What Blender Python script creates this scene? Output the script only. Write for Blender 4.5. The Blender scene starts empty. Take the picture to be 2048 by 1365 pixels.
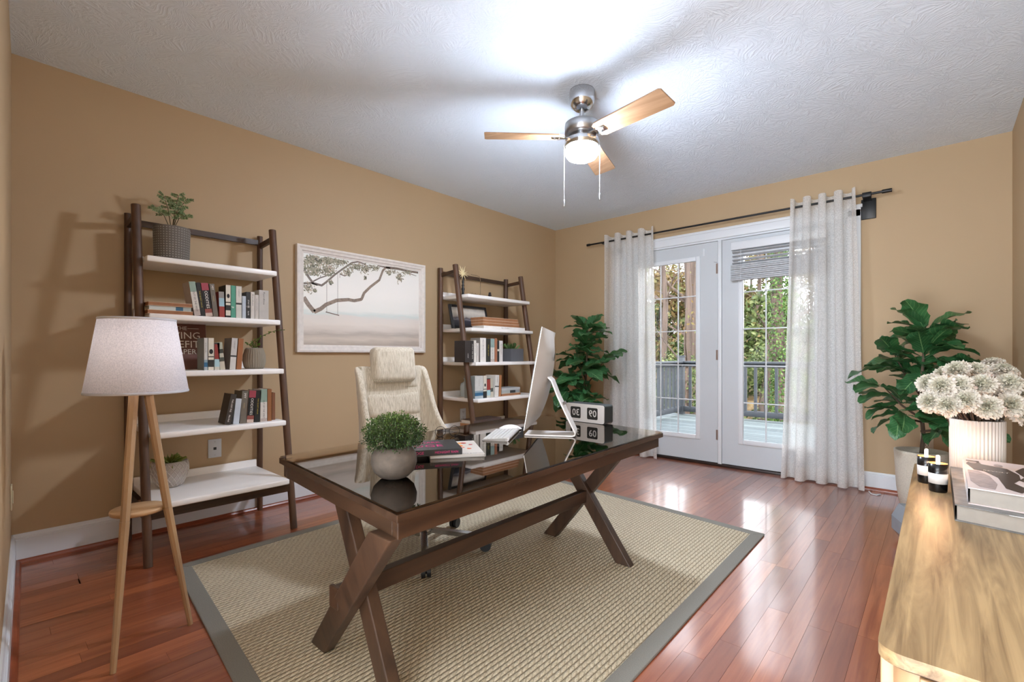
import bpy, bmesh, math, random
from math import sin, cos, pi, radians, sqrt
from mathutils import Vector, Matrix, Euler, noise
random.seed(7)
sc = bpy.context.scene
C = sc.collection

# ------------------------------------------------------------------ camera, sky, lights, exposure
cam_d = bpy.data.cameras.new('camera'); cam = bpy.data.objects.new('camera', cam_d); C.objects.link(cam)
cam.location = (0, 0, 1.0); cam.rotation_euler = (radians(90), 0, radians(41.9))
cam_d.sensor_width = 36; cam_d.lens = 36 * 947.5 / 2048; cam_d.shift_y = 28 / 2048; cam_d.clip_start = .02; cam_d.clip_end = 300
sc.camera = cam
w = bpy.data.worlds.new('world'); sc.world = w; w.use_nodes = True
nt = w.node_tree; bg = nt.nodes['Background']
tc = nt.nodes.new('ShaderNodeTexCoord'); sx = nt.nodes.new('ShaderNodeSeparateXYZ'); nt.links.new(tc.outputs['Generated'], sx.inputs[0])
cr = nt.nodes.new('ShaderNodeValToRGB'); nt.links.new(sx.outputs['Z'], cr.inputs[0])
cr.color_ramp.elements[0].color = (.88, .91, .94, 1); cr.color_ramp.elements[1].color = (.72, .80, .92, 1)
nt.links.new(cr.outputs[0], bg.inputs[0]); bg.inputs[1].default_value = 4.0

def light(name, kind, loc, rot, energy, color, **kw):
    l = bpy.data.lights.new(name, kind); l.energy = energy; l.color = color
    for k, v in kw.items(): setattr(l, k, v)
    o = bpy.data.objects.new(name, l); C.objects.link(o); o.location = loc; o.rotation_euler = [radians(a) for a in rot]
    return o
light('sun', 'SUN', (0, 10, 10), (52, 0, 35), 3.0, (1, .95, .86), angle=radians(3))
# unseen fill light, added behind the camera to brighten the room
light('added_rear_fill', 'AREA', (-.6, -1.0, 2.36), (34, 0, 20), 62, (.88, .94, 1), shape='RECTANGLE', size=2.2, size_y=1.6)
# second added fill, low behind the camera, tilted up to lift the ceiling
light('added_upward_fill', 'AREA', (-.75, -1.45, .60), (128, 0, 34), 125, (.80, .90, 1), shape='RECTANGLE', size=2.4, size_y=1.7)
sc.view_settings.view_transform = 'Standard'; sc.view_settings.look = 'None'; sc.view_settings.gamma = 1
sc.view_settings.use_curve_mapping = False; sc.view_settings.exposure = 1.08
FAN_LAMP = 172
try:
    sc.cycles.max_bounces = 10; sc.cycles.transparent_max_bounces = 24; sc.cycles.diffuse_bounces = 5
    sc.cycles.sample_clamp_indirect = 10; sc.cycles.use_denoising = True; sc.cycles.caustics_reflective = False; sc.cycles.caustics_refractive = False
except Exception: pass

# ------------------------------------------------------------------ materials
def lin(c):
    if isinstance(c, str):
        c = [int(c[i:i+2], 16) / 255 for i in (0, 2, 4)]
        c = [x / 12.92 if x <= .04045 else ((x + .055) / 1.055) ** 2.4 for x in c]
    return (c[0], c[1], c[2], 1)
class NT:
    def __init__(s, name):
        s.m = bpy.data.materials.new(name); s.m.use_nodes = True; s.t = s.m.node_tree; s.b = s.t.nodes['Principled BSDF']; s.out = s.t.nodes['Material Output']
    def n(s, typ, ins=None, **kw):
        x = s.t.nodes.new('ShaderNode' + typ)
        for k, v in kw.items(): setattr(x, k, v)
        if ins:
            for k, v in ins.items():
                if isinstance(v, bpy.types.NodeSocket): s.t.links.new(v, x.inputs[k])
                else: x.inputs[k].default_value = v
        return x
    def coord(s, scale=(1, 1, 1), out='Object', rot=(0, 0, 0)):
        c = s.n('TexCoord'); return s.n('Mapping', {'Vector': c.outputs[out], 'Scale': scale, 'Rotation': rot}).outputs[0]
    def math(s, op, a, b=0):
        return s.n('Math', {0: a, 1: b}, operation=op).outputs[0]
    def ramp(s, fac, stops):
        r = s.n('ValToRGB', {0: fac}); e = r.color_ramp.elements
        while len(e) < len(stops): e.new(.5)
        for el, (p, c) in zip(e, stops): el.position = p; el.color = lin(c)
        return r.outputs[0]
    def mix(s, f, a, b, mode='MIX'):
        x = s.n('MixRGB', {0: f}, blend_type=mode)
        for i, v in ((1, a), (2, b)):
            if isinstance(v, bpy.types.NodeSocket): s.t.links.new(v, x.inputs[i])
            else: x.inputs[i].default_value = lin(v)
        return x.outputs[0]
    def set(s, **kw):
        for k, v in kw.items():
            k = {'color': 'Base Color', 'rough': 'Roughness', 'metal': 'Metallic', 'spec': 'Specular IOR Level', 'normal': 'Normal', 'coat': 'Coat Weight', 'coatr': 'Coat Roughness', 'alpha': 'Alpha', 'sheen': 'Sheen Weight', 'sss': 'Subsurface Weight', 'trans': 'Transmission Weight'}[k]
            if isinstance(v, bpy.types.NodeSocket): s.t.links.new(v, s.b.inputs[k])
            elif k == 'Base Color': s.b.inputs[k].default_value = lin(v)
            else: s.b.inputs[k].default_value = v
        return s
    def bump(s, h, strength=.3, dist=.01):
        return s.n('Bump', {'Height': h, 'Strength': strength, 'Distance': dist}).outputs[0]
MATS = {}
def plain(name, color, rough=.5, metal=0, var=.06, scale=12, coat=0, bump=0, spec=.5):
    if name in MATS: return MATS[name]
    k = NT(name); v = k.coord((scale,) * 3)
    nz = k.n('TexNoise', {'Vector': v, 'Scale': 1.0, 'Detail': 5.0}).outputs[0]
    c = lin(color)
    col = k.ramp(nz, [(.3, [x * (1 - var) for x in c[:3]]), (.7, [min(1, x * (1 + var)) for x in c[:3]])])
    k.set(color=col, rough=rough, metal=metal, coat=coat, spec=spec)
    if bump:
        k.set(normal=k.bump(k.n('TexNoise', {'Vector': v, 'Scale': 6.0, 'Detail': 6.0}).outputs[0], bump, .002))
    MATS[name] = k.m; return k.m
def wood(name, c1, c2, axis=0, scale=1.0, rough=.45, coat=0, fine=.35, rnd=False, c3=None):
    if name in MATS: return MATS[name]
    k = NT(name); k.set(coatr=.12); st = [38 * scale] * 3; st[axis] = 2.2 * scale
    c = k.n('TexCoord').outputs['Object']
    if rnd:
        r = k.n('ObjectInfo').outputs['Random']; off = k.n('CombineXYZ', {0: k.math('MULTIPLY', r, 37.0), 1: k.math('MULTIPLY', r, 71.0), 2: k.math('MULTIPLY', r, 13.0)}).outputs[0]
        c = k.n('VectorMath', {0: c, 1: off}, operation='ADD').outputs[0]
    v = k.n('Mapping', {'Vector': c, 'Scale': st}).outputs[0]
    n1 = k.n('TexNoise', {'Vector': v, 'Scale': 1.0, 'Detail': 6.0, 'Roughness': .6, 'Distortion': .6}).outputs[0]
    st2 = [9 * scale] * 3; st2[axis] = .9 * scale
    v2 = k.n('Mapping', {'Vector': c, 'Scale': st2}).outputs[0]
    n2 = k.n('TexNoise', {'Vector': v2, 'Scale': 1.0, 'Detail': 3.0, 'Distortion': 1.2}).outputs[0]
    f = k.math('ADD', k.math('MULTIPLY', n1, fine), k.math('MULTIPLY', n2, 1 - fine))
    col = k.ramp(f, [(.36, c1), (.64, c2)])
    if rnd:
        col = k.mix(k.math('MULTIPLY', r, .72), col, c3 or c1)
    k.set(color=col, rough=rough, coat=coat, normal=k.bump(n1, .12, .002)); MATS[name] = k.m; return k.m

WALNUT = wood('walnut', '2f1f14', '4b3423', 2, 1.2, .5)
WALNUT_B = wood('walnut_bookcase', '412b1d', '64452f', 2, 1.2, .5)
WALNUT_Y = wood('walnut_y', '2f1f14', '4a3322', 1, 1.2, .42)
WALNUT_X = wood('walnut_x', '2f1f14', '4a3322', 0, 1.2, .42)
OAK = wood('oak', '6d563a', 'b0956c', 1, 1.3, .40, 0, .85)
OAKZ = wood('lamp_oak', '96785a', 'b3936c', 2, 1.0, .45)
BLADE = wood('fan_blade_wood', '9a7452', 'bf9a76', 0, 1.0, .45)
CHERRY = wood('cherry_plank', '8a4428', 'bb7048', 1, 1.0, .34, 1.0, .6, True, '6e3a2c')
CHERRY_T = wood('cherry_trim', '7a3a22', '9a5236', 1, .8, .3)
WHITE = plain('white_lacquer', 'f6f3f0', .35, var=.01)
TRIM = plain('white_trim_paint', 'dde1e5', .4, var=.02, scale=3)
DOORW = plain('door_paint', 'c6cbcf', .4, var=.02, scale=3)
CHROME = plain('chrome', 'd0d2d5', .14, 1, .02)
NICKEL = plain('brushed_nickel', 'b9bbbd', .3, 1, .03)
BLACK = plain('black_metal', '0d0d0e', .4, 0, .05)
BLKPL = plain('black_plastic', '121416', .45, 0, .05)
ALU = plain('silver_aluminium', 'd3cecb', .32, .15, .01)
PAPER = plain('page_paper', 'd9d3c8', .8, 0, .08, 60)
def wallpaint(name, c):
    k = NT(name); v = k.coord((1, 1, 1))
    n1 = k.n('TexNoise', {'Vector': v, 'Scale': 1.1, 'Detail': 2.0}).outputs[0]
    cc = lin(c)
    col = k.ramp(n1, [(.3, [x * .97 for x in cc[:3]]), (.7, [x * 1.03 for x in cc[:3]])])
    n2 = k.n('TexNoise', {'Vector': v, 'Scale': 160.0, 'Detail': 3.0}).outputs[0]
    k.set(color=col, rough=.62, normal=k.bump(n2, .06, .001)); return k.m
WALLM = wallpaint('tan_wall_paint', 'b99f7c')
def ceilmat():
    k = NT('stomped_ceiling'); v = k.coord((1, 1, 1))
    w1 = k.n('TexNoise', {'Vector': v, 'Scale': 3.0, 'Detail': 2.0}).outputs['Color']
    vv = k.n('VectorMath', {0: v, 1: k.n('VectorMath', {0: w1, 'Scale': .35}, operation='SCALE').outputs[0]}, operation='ADD').outputs[0]
    # fans of short radial strokes round scattered centres (stomp brush)
    vo = k.n('TexVoronoi', {'Vector': vv, 'Scale': 4.6}, feature='F1')
    d = k.n('VectorMath', {0: vv, 1: vo.outputs['Position']}, operation='SUBTRACT')
    sp = k.n('SeparateXYZ', {0: d.outputs[0]})
    ang = k.math('ARCTAN2', sp.outputs[1], sp.outputs[0])
    cv = k.n('CombineXYZ', {0: k.math('MULTIPLY', ang, 4.5), 1: k.math('MULTIPLY', vo.outputs['Distance'], 3.6), 2: 0.0}).outputs[0]
    st = k.n('TexNoise', {'Vector': cv, 'Scale': 2.2, 'Detail': 3.0, 'Distortion': .5}).outputs[0]
    fine = k.n('TexNoise', {'Vector': vv, 'Scale': 70.0, 'Detail': 4.0, 'Distortion': 1.5}).outputs[0]
    h = k.math('ADD', k.math('MULTIPLY', k.ramp(st, [(.42, (0, 0, 0)), (.66, (1, 1, 1))]), .8), k.math('MULTIPLY', fine, .3))
    k.set(color='e6f2ff', rough=.85, normal=k.bump(h, .42, .006)); return k.m
CEILM = ceilmat()
def rugmat():
    k = NT('braided_jute'); c = k.n('TexCoord').outputs['Object']; sp = k.n('SeparateXYZ', {0: c})
    X = k.math('DIVIDE', sp.outputs[0], .0185); row = k.math('FLOOR', X); fx = k.math('FRACT', X)
    par = k.math('MULTIPLY', k.math('MODULO', k.math('ABSOLUTE', row), 2.0), .5)
    nz = k.n('TexNoise', {'Vector': c, 'Scale': 14.0}).outputs[0]
    Y = k.math('ADD', k.math('ADD', k.math('DIVIDE', sp.outputs[1], .03), par), k.math('ADD', k.math('MULTIPLY', fx, .9), k.math('MULTIPLY', nz, 1.2)))
    fy = k.math('FRACT', Y)
    hx = k.math('SINE', k.math('MULTIPLY', fx, pi)); hy = k.math('SINE', k.math('MULTIPLY', fy, pi))
    h = k.math('MULTIPLY', k.math('POWER', hx, .6), k.math('ADD', .45, k.math('MULTIPLY', .55, k.math('POWER', hy, .7))))
    fib = k.n('TexNoise', {'Vector': k.n('Mapping', {'Vector': c, 'Scale': (500, 160, 300)}).outputs[0], 'Scale': 1.0, 'Detail': 4.0}).outputs[0]
    base = k.ramp(fib, [(.3, 'a4977e'), (.52, 'cbbea4'), (.72, 'e6dabe')])
    col = k.mix(1.0, base, k.ramp(h, [(0.1, (.42, .39, .36)), (.7, (1, 1, 1))]), 'MULTIPLY')
    k.set(color=col, rough=.9, spec=.2, normal=k.bump(k.math('ADD', h, k.math('MULTIPLY', fib, .25)), .9, .006)); return k.m
RUGM = rugmat()
def fabric(name, c1, c2, sc_=(260, 260, 20), rough=.9, bump=.25):
    k = NT(name); v = k.coord(sc_)
    n = k.n('TexNoise', {'Vector': v, 'Scale': 1.0, 'Detail': 4.0, 'Roughness': .7}).outputs[0]
    n2 = k.n('TexNoise', {'Vector': k.coord((700, 700, 700)), 'Scale': 1.0}).outputs[0]
    f = k.math('ADD', k.math('MULTIPLY', n, .82), k.math('MULTIPLY', n2, .18))
    k.set(color=k.ramp(f, [(.36, c1), (.62, c2)]), rough=rough, spec=.2, sheen=.2, normal=k.bump(f, bump, .002)); return k.m
CHAIRM = fabric('oatmeal_upholstery', 'a39784', 'd2c8b6', (190, 190, 9))
BORDER = fabric('grey_rug_binding', '6c6961', '7d7a71', (300, 300, 300))
def sheer():
    k = NT('sheer_linen'); c = k.n('TexCoord').outputs['Object']
    th = k.n('TexNoise', {'Vector': k.n('Mapping', {'Vector': c, 'Scale': (900, 900, 110)}).outputs[0], 'Scale': 1.0, 'Detail': 2.0}).outputs[0]
    tv = k.n('TexNoise', {'Vector': k.n('Mapping', {'Vector': c, 'Scale': (110, 110, 900)}).outputs[0], 'Scale': 1.0, 'Detail': 2.0}).outputs[0]
    a = k.n('MapRange', {0: k.math('ADD', th, tv), 1: .8, 2: 1.2, 3: .50, 4: .86}).outputs[0]
    df = k.n('BsdfDiffuse', {'Color': lin('f6f5f3')}).outputs[0]; tr = k.n('BsdfTranslucent', {'Color': lin('f8f6f2')}).outputs[0]
    tp = k.n('BsdfTransparent').outputs[0]
    m1 = k.n('MixShader', {0: .55, 1: df, 2: tr}).outputs[0]
    m2 = k.n('MixShader', {0: a, 1: tp, 2: m1}).outputs[0]
    k.t.links.new(m2, k.out.inputs[0]); return k.m
SHEER = sheer()
def glassy(name, refl=.06, tint=(1, 1, 1), rough=0.0):
    k = NT(name); fr = k.n('Fresnel', {'IOR': 1.45}).outputs[0]
    g = k.n('BsdfGlossy', {'Roughness': rough}).outputs[0]; t = k.n('BsdfTransparent', {'Color': (*tint, 1)}).outputs[0]
    k.t.links.new(k.n('MixShader', {0: fr, 1: t, 2: g}).outputs[0], k.out.inputs[0]); return k.m
GLASS = glassy('window_glass')
def emis(name, color, strength):
    k = NT(name); e = k.n('Emission', {'Color': lin(color), 'Strength': strength}).outputs[0]; k.t.links.new(e, k.out.inputs[0]); return k.m
def leafmat(name, c1, c2, vein, rough=.35):
    k = NT(name); uv = k.n('UVMap').outputs[0]; sp = k.n('SeparateXYZ', {0: uv})
    u = k.math('ABSOLUTE', k.math('SUBTRACT', sp.outputs[0], .5)); v = sp.outputs[1]
    mid = k.math('LESS_THAN', u, .018)
    side = k.math('LESS_THAN', k.math('FRACT', k.math('ADD', k.math('MULTIPLY', v, 8.0), k.math('MULTIPLY', u, -5.0))), .10)
    vm = k.math('MAXIMUM', mid, k.math('MULTIPLY', side, .55))
    r = k.n('ObjectInfo').outputs['Random']
    n = k.n('TexNoise', {'Vector': k.coord((18, 18, 18)), 'Scale': 1.0, 'Detail': 3.0}).outputs[0]
    base = k.mix(k.math('MULTIPLY', k.math('ADD', r, n), .5), c1, c2)
    k.set(color=k.mix(vm, base, vein), rough=rough, spec=.5, normal=k.bump(vm, .4, .003))
    tr = k.n('BsdfTranslucent', {'Color': lin(vein)}).outputs[0]
    k.t.links.new(k.n('MixShader', {0: .12, 1: k.b.outputs[0], 2: tr}).outputs[0], k.out.inputs[0]); return k.m
FIG = leafmat('fig_leaf', '1a4228', '3f7a46', '84ad70')
def facecolor(name, stops, rough=.6, trans=.15):
    # colour from a per-piece random attribute
    k = NT(name); a = k.n('Attribute', attribute_name='rnd').outputs['Fac']
    col = k.ramp(a, stops); k.set(color=col, rough=rough, spec=.3)
    tr = k.n('BsdfTranslucent', {'Color': col}).outputs[0]
    k.t.links.new(k.n('MixShader', {0: trans, 1: k.b.outputs[0], 2: tr}).outputs[0], k.out.inputs[0]); return k.m

# ------------------------------------------------------------------ mesh helpers
def nm(o, label=None, cat=None, group=None, kind=None):
    if label: o['label'] = label
    if cat: o['category'] = cat
    if group: o['group'] = group
    if kind: o['kind'] = kind
    return o
def thing(name, loc, label, cat, rz=0, group=None):
    o = bpy.data.objects.new(name, None); C.objects.link(o); o.location = loc; o.rotation_euler = (0, 0, rz); o.empty_display_size = .05
    return nm(o, label, cat, group)
def M4(o): return Matrix.Translation(o.location) @ o.rotation_euler.to_matrix().to_4x4()
class MB:
    """collects shapes, then build() links them as one mesh object"""
    def __init__(s): s.v = []; s.f = []; s.mi = []; s.sm = []; s.uv = []; s.r = []; s.cur = 0; s.rnd = 0.0
    def add(s, vs, fs, smooth=False, uvs=None):
        b = len(s.v); s.v += [Vector(p) for p in vs]
        for f in fs:
            s.f.append([b + i for i in f]); s.mi.append(s.cur); s.sm.append(smooth); s.r.append(s.rnd)
            s.uv.append([uvs[i] for i in f] if uvs else None)
        return s
    def box(s, lo, hi, bev=0):
        x0, y0, z0 = lo; x1, y1, z1 = hi
        if bev <= 0:
            return s.add([(x, y, z) for x in (x0, x1) for y in (y0, y1) for z in (z0, z1)],
                         [(0, 1, 3, 2), (4, 6, 7, 5), (0, 4, 5, 1), (2, 3, 7, 6), (0, 2, 6, 4), (1, 5, 7, 3)])
        bm = bmesh.new(); bmesh.ops.create_cube(bm, size=1)
        for v in bm.verts: v.co = Vector(((x0 + x1) / 2 + v.co.x * (x1 - x0), (y0 + y1) / 2 + v.co.y * (y1 - y0), (z0 + z1) / 2 + v.co.z * (z1 - z0)))
        seg = 2 if bev < .012 else 4
        bmesh.ops.bevel(bm, geom=bm.edges[:], offset=min(bev, .49 * min(x1 - x0, y1 - y0, z1 - z0)), segments=seg, affect='EDGES', profile=.5)
        bm.verts.index_update(); s.add([v.co.copy() for v in bm.verts], [[v.index for v in f.verts] for f in bm.faces], True); bm.free(); return s
    def tube(s, pts, rad, n=12, caps=True, sm=True):
        pts = [Vector(p) for p in pts]; rr = rad if isinstance(rad, (list, tuple)) else [rad] * len(pts)
        vs = []; fs = []; up = None
        for i, p in enumerate(pts):
            d = (pts[min(i + 1, len(pts) - 1)] - pts[max(i - 1, 0)]).normalized()
            if up is None: up = d.orthogonal().normalized()
            up = (up - d * up.dot(d)); up = up.normalized() if up.length > 1e-6 else d.orthogonal().normalized()
            q = d.cross(up)
            for k in range(n):
                a = 2 * pi * k / n; vs.append(p + (up * cos(a) + q * sin(a)) * rr[i])
        for i in range(len(pts) - 1):
            for k in range(n):
                a = i * n + k; b = i * n + (k + 1) % n; fs.append((a, b, b + n, a + n))
        s.add(vs, fs, sm)
        if caps: s.add(vs[:n], [tuple(range(n))[::-1]]); s.add(vs[-n:], [tuple(range(n))])
        return s
    def lathe(s, prof, n=32, c=(0, 0, 0), sm=True, rib=0, ribn=0):
        vs = []; fs = []
        for (r, z) in prof:
            for k in range(n):
                a = 2 * pi * k / n; q = r * (1 + rib * cos(a * ribn)) if r > 1e-5 else 0
                vs.append((c[0] + q * cos(a), c[1] + q * sin(a), c[2] + z))
        for i in range(len(prof) - 1):
            for k in range(n):
                a = i * n + k; b = i * n + (k + 1) % n; fs.append((a, b, b + n, a + n))
        return s.add(vs, fs, sm)
    def prism(s, poly, z0, z1, plane='xy', sm=False):
        """poly: 2D outline extruded from z0 to z1 along the remaining axis"""
        n = len(poly)
        def P(a, b, c): return {'xy': (a, b, c), 'xz': (a, c, b), 'yz': (c, a, b)}[plane]
        vs = [P(a, b, z0) for a, b in poly] + [P(a, b, z1) for a, b in poly]
        s.add(vs, [tuple(range(n))[::-1], tuple(range(n, 2 * n))]); s.add(vs, [(i, (i + 1) % n, n + (i + 1) % n, n + i) for i in range(n)], sm); return s
    def bar(s, a, b, w, h, up=(0, 0, 1)):
        """rectangular bar from a to b, w across, h along up"""
        a = Vector(a); b = Vector(b); d = (b - a).normalized(); u = Vector(up); u = (u - d * u.dot(d)).normalized(); q = d.cross(u)
        vs = [p + q * (i * w / 2) + u * (j * h / 2) for p in (a, b) for i in (-1, 1) for j in (-1, 1)]
        return s.add(vs, [(0, 1, 3, 2), (4, 6, 7, 5), (0, 4, 5, 1), (2, 3, 7, 6), (0, 2, 6, 4), (1, 5, 7, 3)])
    def grid(s, rows, sm=True, uv=False, closed=False):
        n = len(rows[0]); m = len(rows); vs = [p for r in rows for p in r]
        fs = [(i * n + k, i * n + (k + 1) % n, (i + 1) * n + (k + 1) % n, (i + 1) * n + k) for i in range(m - 1) for k in range(n if closed else n - 1)]
        uvs = [(k / (n - 1), i / (m - 1)) for i in range(m) for k in range(n)] if uv else None
        return s.add(vs, fs, sm, uvs)
    def mesh(s, name, mats):
        me = bpy.data.meshes.new(name); me.from_pydata(s.v, [], s.f)
        for m in (mats if isinstance(mats, (list, tuple)) else [mats]): me.materials.append(m)
        me.polygons.foreach_set('material_index', s.mi); me.polygons.foreach_set('use_smooth', s.sm)
        if any(u for u in s.uv):
            l = me.uv_layers.new(name='UVMap'); i = 0
            for f, u in zip(s.f, s.uv):
                for j in range(len(f)):
                    l.data[i].uv = u[j] if u else (0, 0); i += 1
        if any(s.r):
            at = me.attributes.new('rnd', 'FLOAT', 'FACE'); at.data.foreach_set('value', s.r)
        me.update(); return me
    def build(s, name, mats, parent=None, world=False, root=None, mods=None):
        """world=True: the shapes are in world metres and are moved into the root's frame"""
        r = root or parent
        if world and r is not None:
            while r.parent: r = r.parent
            inv = M4(r).inverted(); s.v = [inv @ p for p in s.v]
        me = s.mesh(name, mats); o = bpy.data.objects.new(name, me); C.objects.link(o)
        if parent is not None: o.parent = parent
        return o
def smooth_mods(o, thick=0, sub=0, bev=0, off=0):
    if thick: m = o.modifiers.new('solid', 'SOLIDIFY'); m.thickness = thick; m.offset = off
    if bev: m = o.modifiers.new('bevel', 'BEVEL'); m.width = bev; m.segments = 2; m.limit_method = 'ANGLE'
    if sub: m = o.modifiers.new('sub', 'SUBSURF'); m.levels = sub; m.render_levels = sub
    return o
_tx = {}
def text_mesh(s, mat, depth=.0004, bold=0):
    key = (s, mat.name, bold)
    if key in _tx: return _tx[key]
    cu = bpy.data.curves.new('txt', 'FONT'); cu.body = s; cu.size = 1; cu.extrude = 0; cu.offset = bold; cu.align_x = 'CENTER'; cu.align_y = 'CENTER'; cu.resolution_u = 2
    o = bpy.data.objects.new('txt', cu); C.objects.link(o); dg = bpy.context.evaluated_depsgraph_get()
    me = bpy.data.meshes.new_from_object(o.evaluated_get(dg)); bpy.data.objects.remove(o); me.materials.clear(); me.materials.append(mat)
    _tx[key] = me; return me
def text(s, mat, parent, pos, xdir, ydir, size, fit=None, name='lettering', bold=0, mirror=False, T=None):
    me = text_mesh(s, mat, bold=bold); o = bpy.data.objects.new(name, me); C.objects.link(o); o.parent = parent
    X = Vector(xdir).normalized(); Y = Vector(ydir).normalized(); Zd = X.cross(Y); sxx = size
    if fit:
        wd = max(v.co.x for v in me.vertices) - min(v.co.x for v in me.vertices); sxx = fit / wd
    if mirror: sxx = -sxx
    m = Matrix(((X.x * sxx, Y.x * size, Zd.x * size, pos[0]), (X.y * sxx, Y.y * size, Zd.y * size, pos[1]), (X.z * sxx, Y.z * size, Zd.z * size, pos[2]), (0, 0, 0, 1)))
    o.matrix_local = (T @ m) if T is not None else m; return o
def dup(o, parent=None):
    c = o.copy(); C.objects.link(c); c.parent = parent
    return c
# ------------------------------------------------------------------ room shell
XL, YB, XR, YD, H = -3.285, 4.413, .36, .087, 2.44
def struct(name, mb, m, parent=None, kind=True):
    o = mb.build(name, m, parent)
    if parent is None: o['kind'] = 'structure'
    return o
def sroot(name):
    o = bpy.data.objects.new(name, None); C.objects.link(o); o['kind'] = 'structure'; return o
# floor: cherry strips laid along the long wall, each its own piece over a dark underlay
fl = sroot('floor')
MB().box((XL, -2.0, -.06), (XR, YB + .02, -.0105)).build('underlay', plain('underlay', '2a1712', .8), fl)
SW = (XR - XL) / 51; rnd = random.Random(3); cache = {}
for i in range(51):
    y = -.12 - rnd.random() * .7; first = True
    while y < YB:
        L = rnd.choice((.78, .95, 1.1)); y1 = min(y + L, YB)
        a = max(y, -.12); 
        if y1 - a > .02:
            key = round(y1 - a, 2)
            if key not in cache:
                g = .00035; cache[key] = MB().box((g, g, -.0105), (SW - g, y1 - a - g, 0)).mesh('plank', CHERRY)
            o = bpy.data.objects.new('plank', cache[key]); C.objects.link(o); o.parent = fl; o.location = (XL + i * SW, a, 0)
        y += L
MB().box((XL, -2.0, -.0105), (XR, -.121, 0)).build('hall_planking', CHERRY, fl)
struct('ceiling', MB().box((XL - .1, -2.1, H), (XR + .1, YB + .12, H + .1)), CEILM)
struct('wall_left', MB().box((XL - .1, -.3, 0), (XL, YB + .12, H)), WALLM)
DX0, DX1, DZ = -2.42, -.50, 2.05        # door opening
struct('wall_back', MB().box((XL, YB, 0), (DX0, YB + .12, H)).box((DX1, YB, 0), (XR, YB + .12, H)).box((DX0, YB, DZ), (DX1, YB + .12, H)), WALLM)
struct('wall_right', MB().box((XR, -2.1, 0), (XR + .1, YB + .12, H)), WALLM)
sl = -.0435; xe = -.9
def near(x): return YD + sl * (x - XL)
struct('wall_near', MB().prism([(XL, near(XL)), (XL, near(XL) - .1), (xe, near(xe) - .1), (xe, near(xe))], 0, H), WALLM)
struct('wall_rear', MB().box((XL, -2.1, 0), (XR, -2.0, H)), WALLM)
def baseb(name, a, b, nrm, h=.14):
    """profiled baseboard from a to b, nrm points into the room; plus cherry shoe moulding"""
    a = Vector((*a, 0)); b = Vector((*b, 0)); n = Vector((*nrm, 0)); pr = [(0, 0), (.016, 0), (.016, h * .80), (.013, h * .82), (.013, h * .88), (.009, h * .92), (.006, h), (0, h)]
    vs = [p + n * q + Vector((0, 0, z)) for p in (a, b) for q, z in pr]; k = len(pr)
    m = MB().add(vs, [tuple(range(k)), tuple(range(k, 2 * k))[::-1]] + [(i, i + k, (i + 1) % k + k, (i + 1) % k) for i in range(k)])
    o = struct(name, m, TRIM)
    pr2 = [(.016, 0), (.034, 0), (.033, .008), (.028, .016), (.02, .02), (.016, .02)]; k = len(pr2)
    vs = [p + n * q + Vector((0, 0, z)) for p in (a, b) for q, z in pr2]
    MB().add(vs, [tuple(range(k)), tuple(range(k, 2 * k))[::-1]] + [(i, i + k, (i + 1) % k + k, (i + 1) % k) for i in range(k)]).build('shoe_moulding', CHERRY_T, o)
baseb('baseboard_left', (XL, near(XL)), (XL, YB), (1, 0))
baseb('baseboard_back_left', (XL, YB), (-2.53, YB), (0, -1), .13)
baseb('baseboard_back_right', (-.42, YB), (XR, YB), (0, -1), .13)
baseb('baseboard_right', (XR, -.2), (XR, YB), (-1, 0))
baseb('baseboard_near', (XL, near(XL)), (xe, near(xe)), (.0435, 1))
# door casing
T = sroot('trim_1')
for nme, lo, hi in (('jamb_board', (-2.52, YB - .02, 0), (DX0 + .01, YB, DZ + .05)), ('jamb_board', (DX1 - .01, YB - .02, 0), (-.425, YB, DZ + .05)), ('head_board', (-2.52, YB - .02, DZ - .005), (-.425, YB, DZ + .075))):
    MB().box(lo, hi, .004).build(nme, TRIM, T)
MB().box((-2.53, YB - .028, DZ + .06), (-.415, YB, DZ + .085), .004).build('cap_moulding', TRIM, T)
MB().box((DX0, YB, 0), (DX0 + .02, YB + .12, DZ)).box((DX1 - .02, YB, 0), (DX1, YB + .12, DZ)).box((DX0, YB, DZ - .02), (DX1, YB + .12, DZ)).build('door_jamb', TRIM, T)
MB().box((-1.469, YB - .006, 0), (-1.437, YB + .1, DZ - .02), .003).build('centre_mullion', TRIM, T)
MB().box((DX0, YB - .01, -.002), (DX1, YB + .12, .022), .003).build('threshold', plain('dark_sill', '2b1a14', .4), T)
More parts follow.
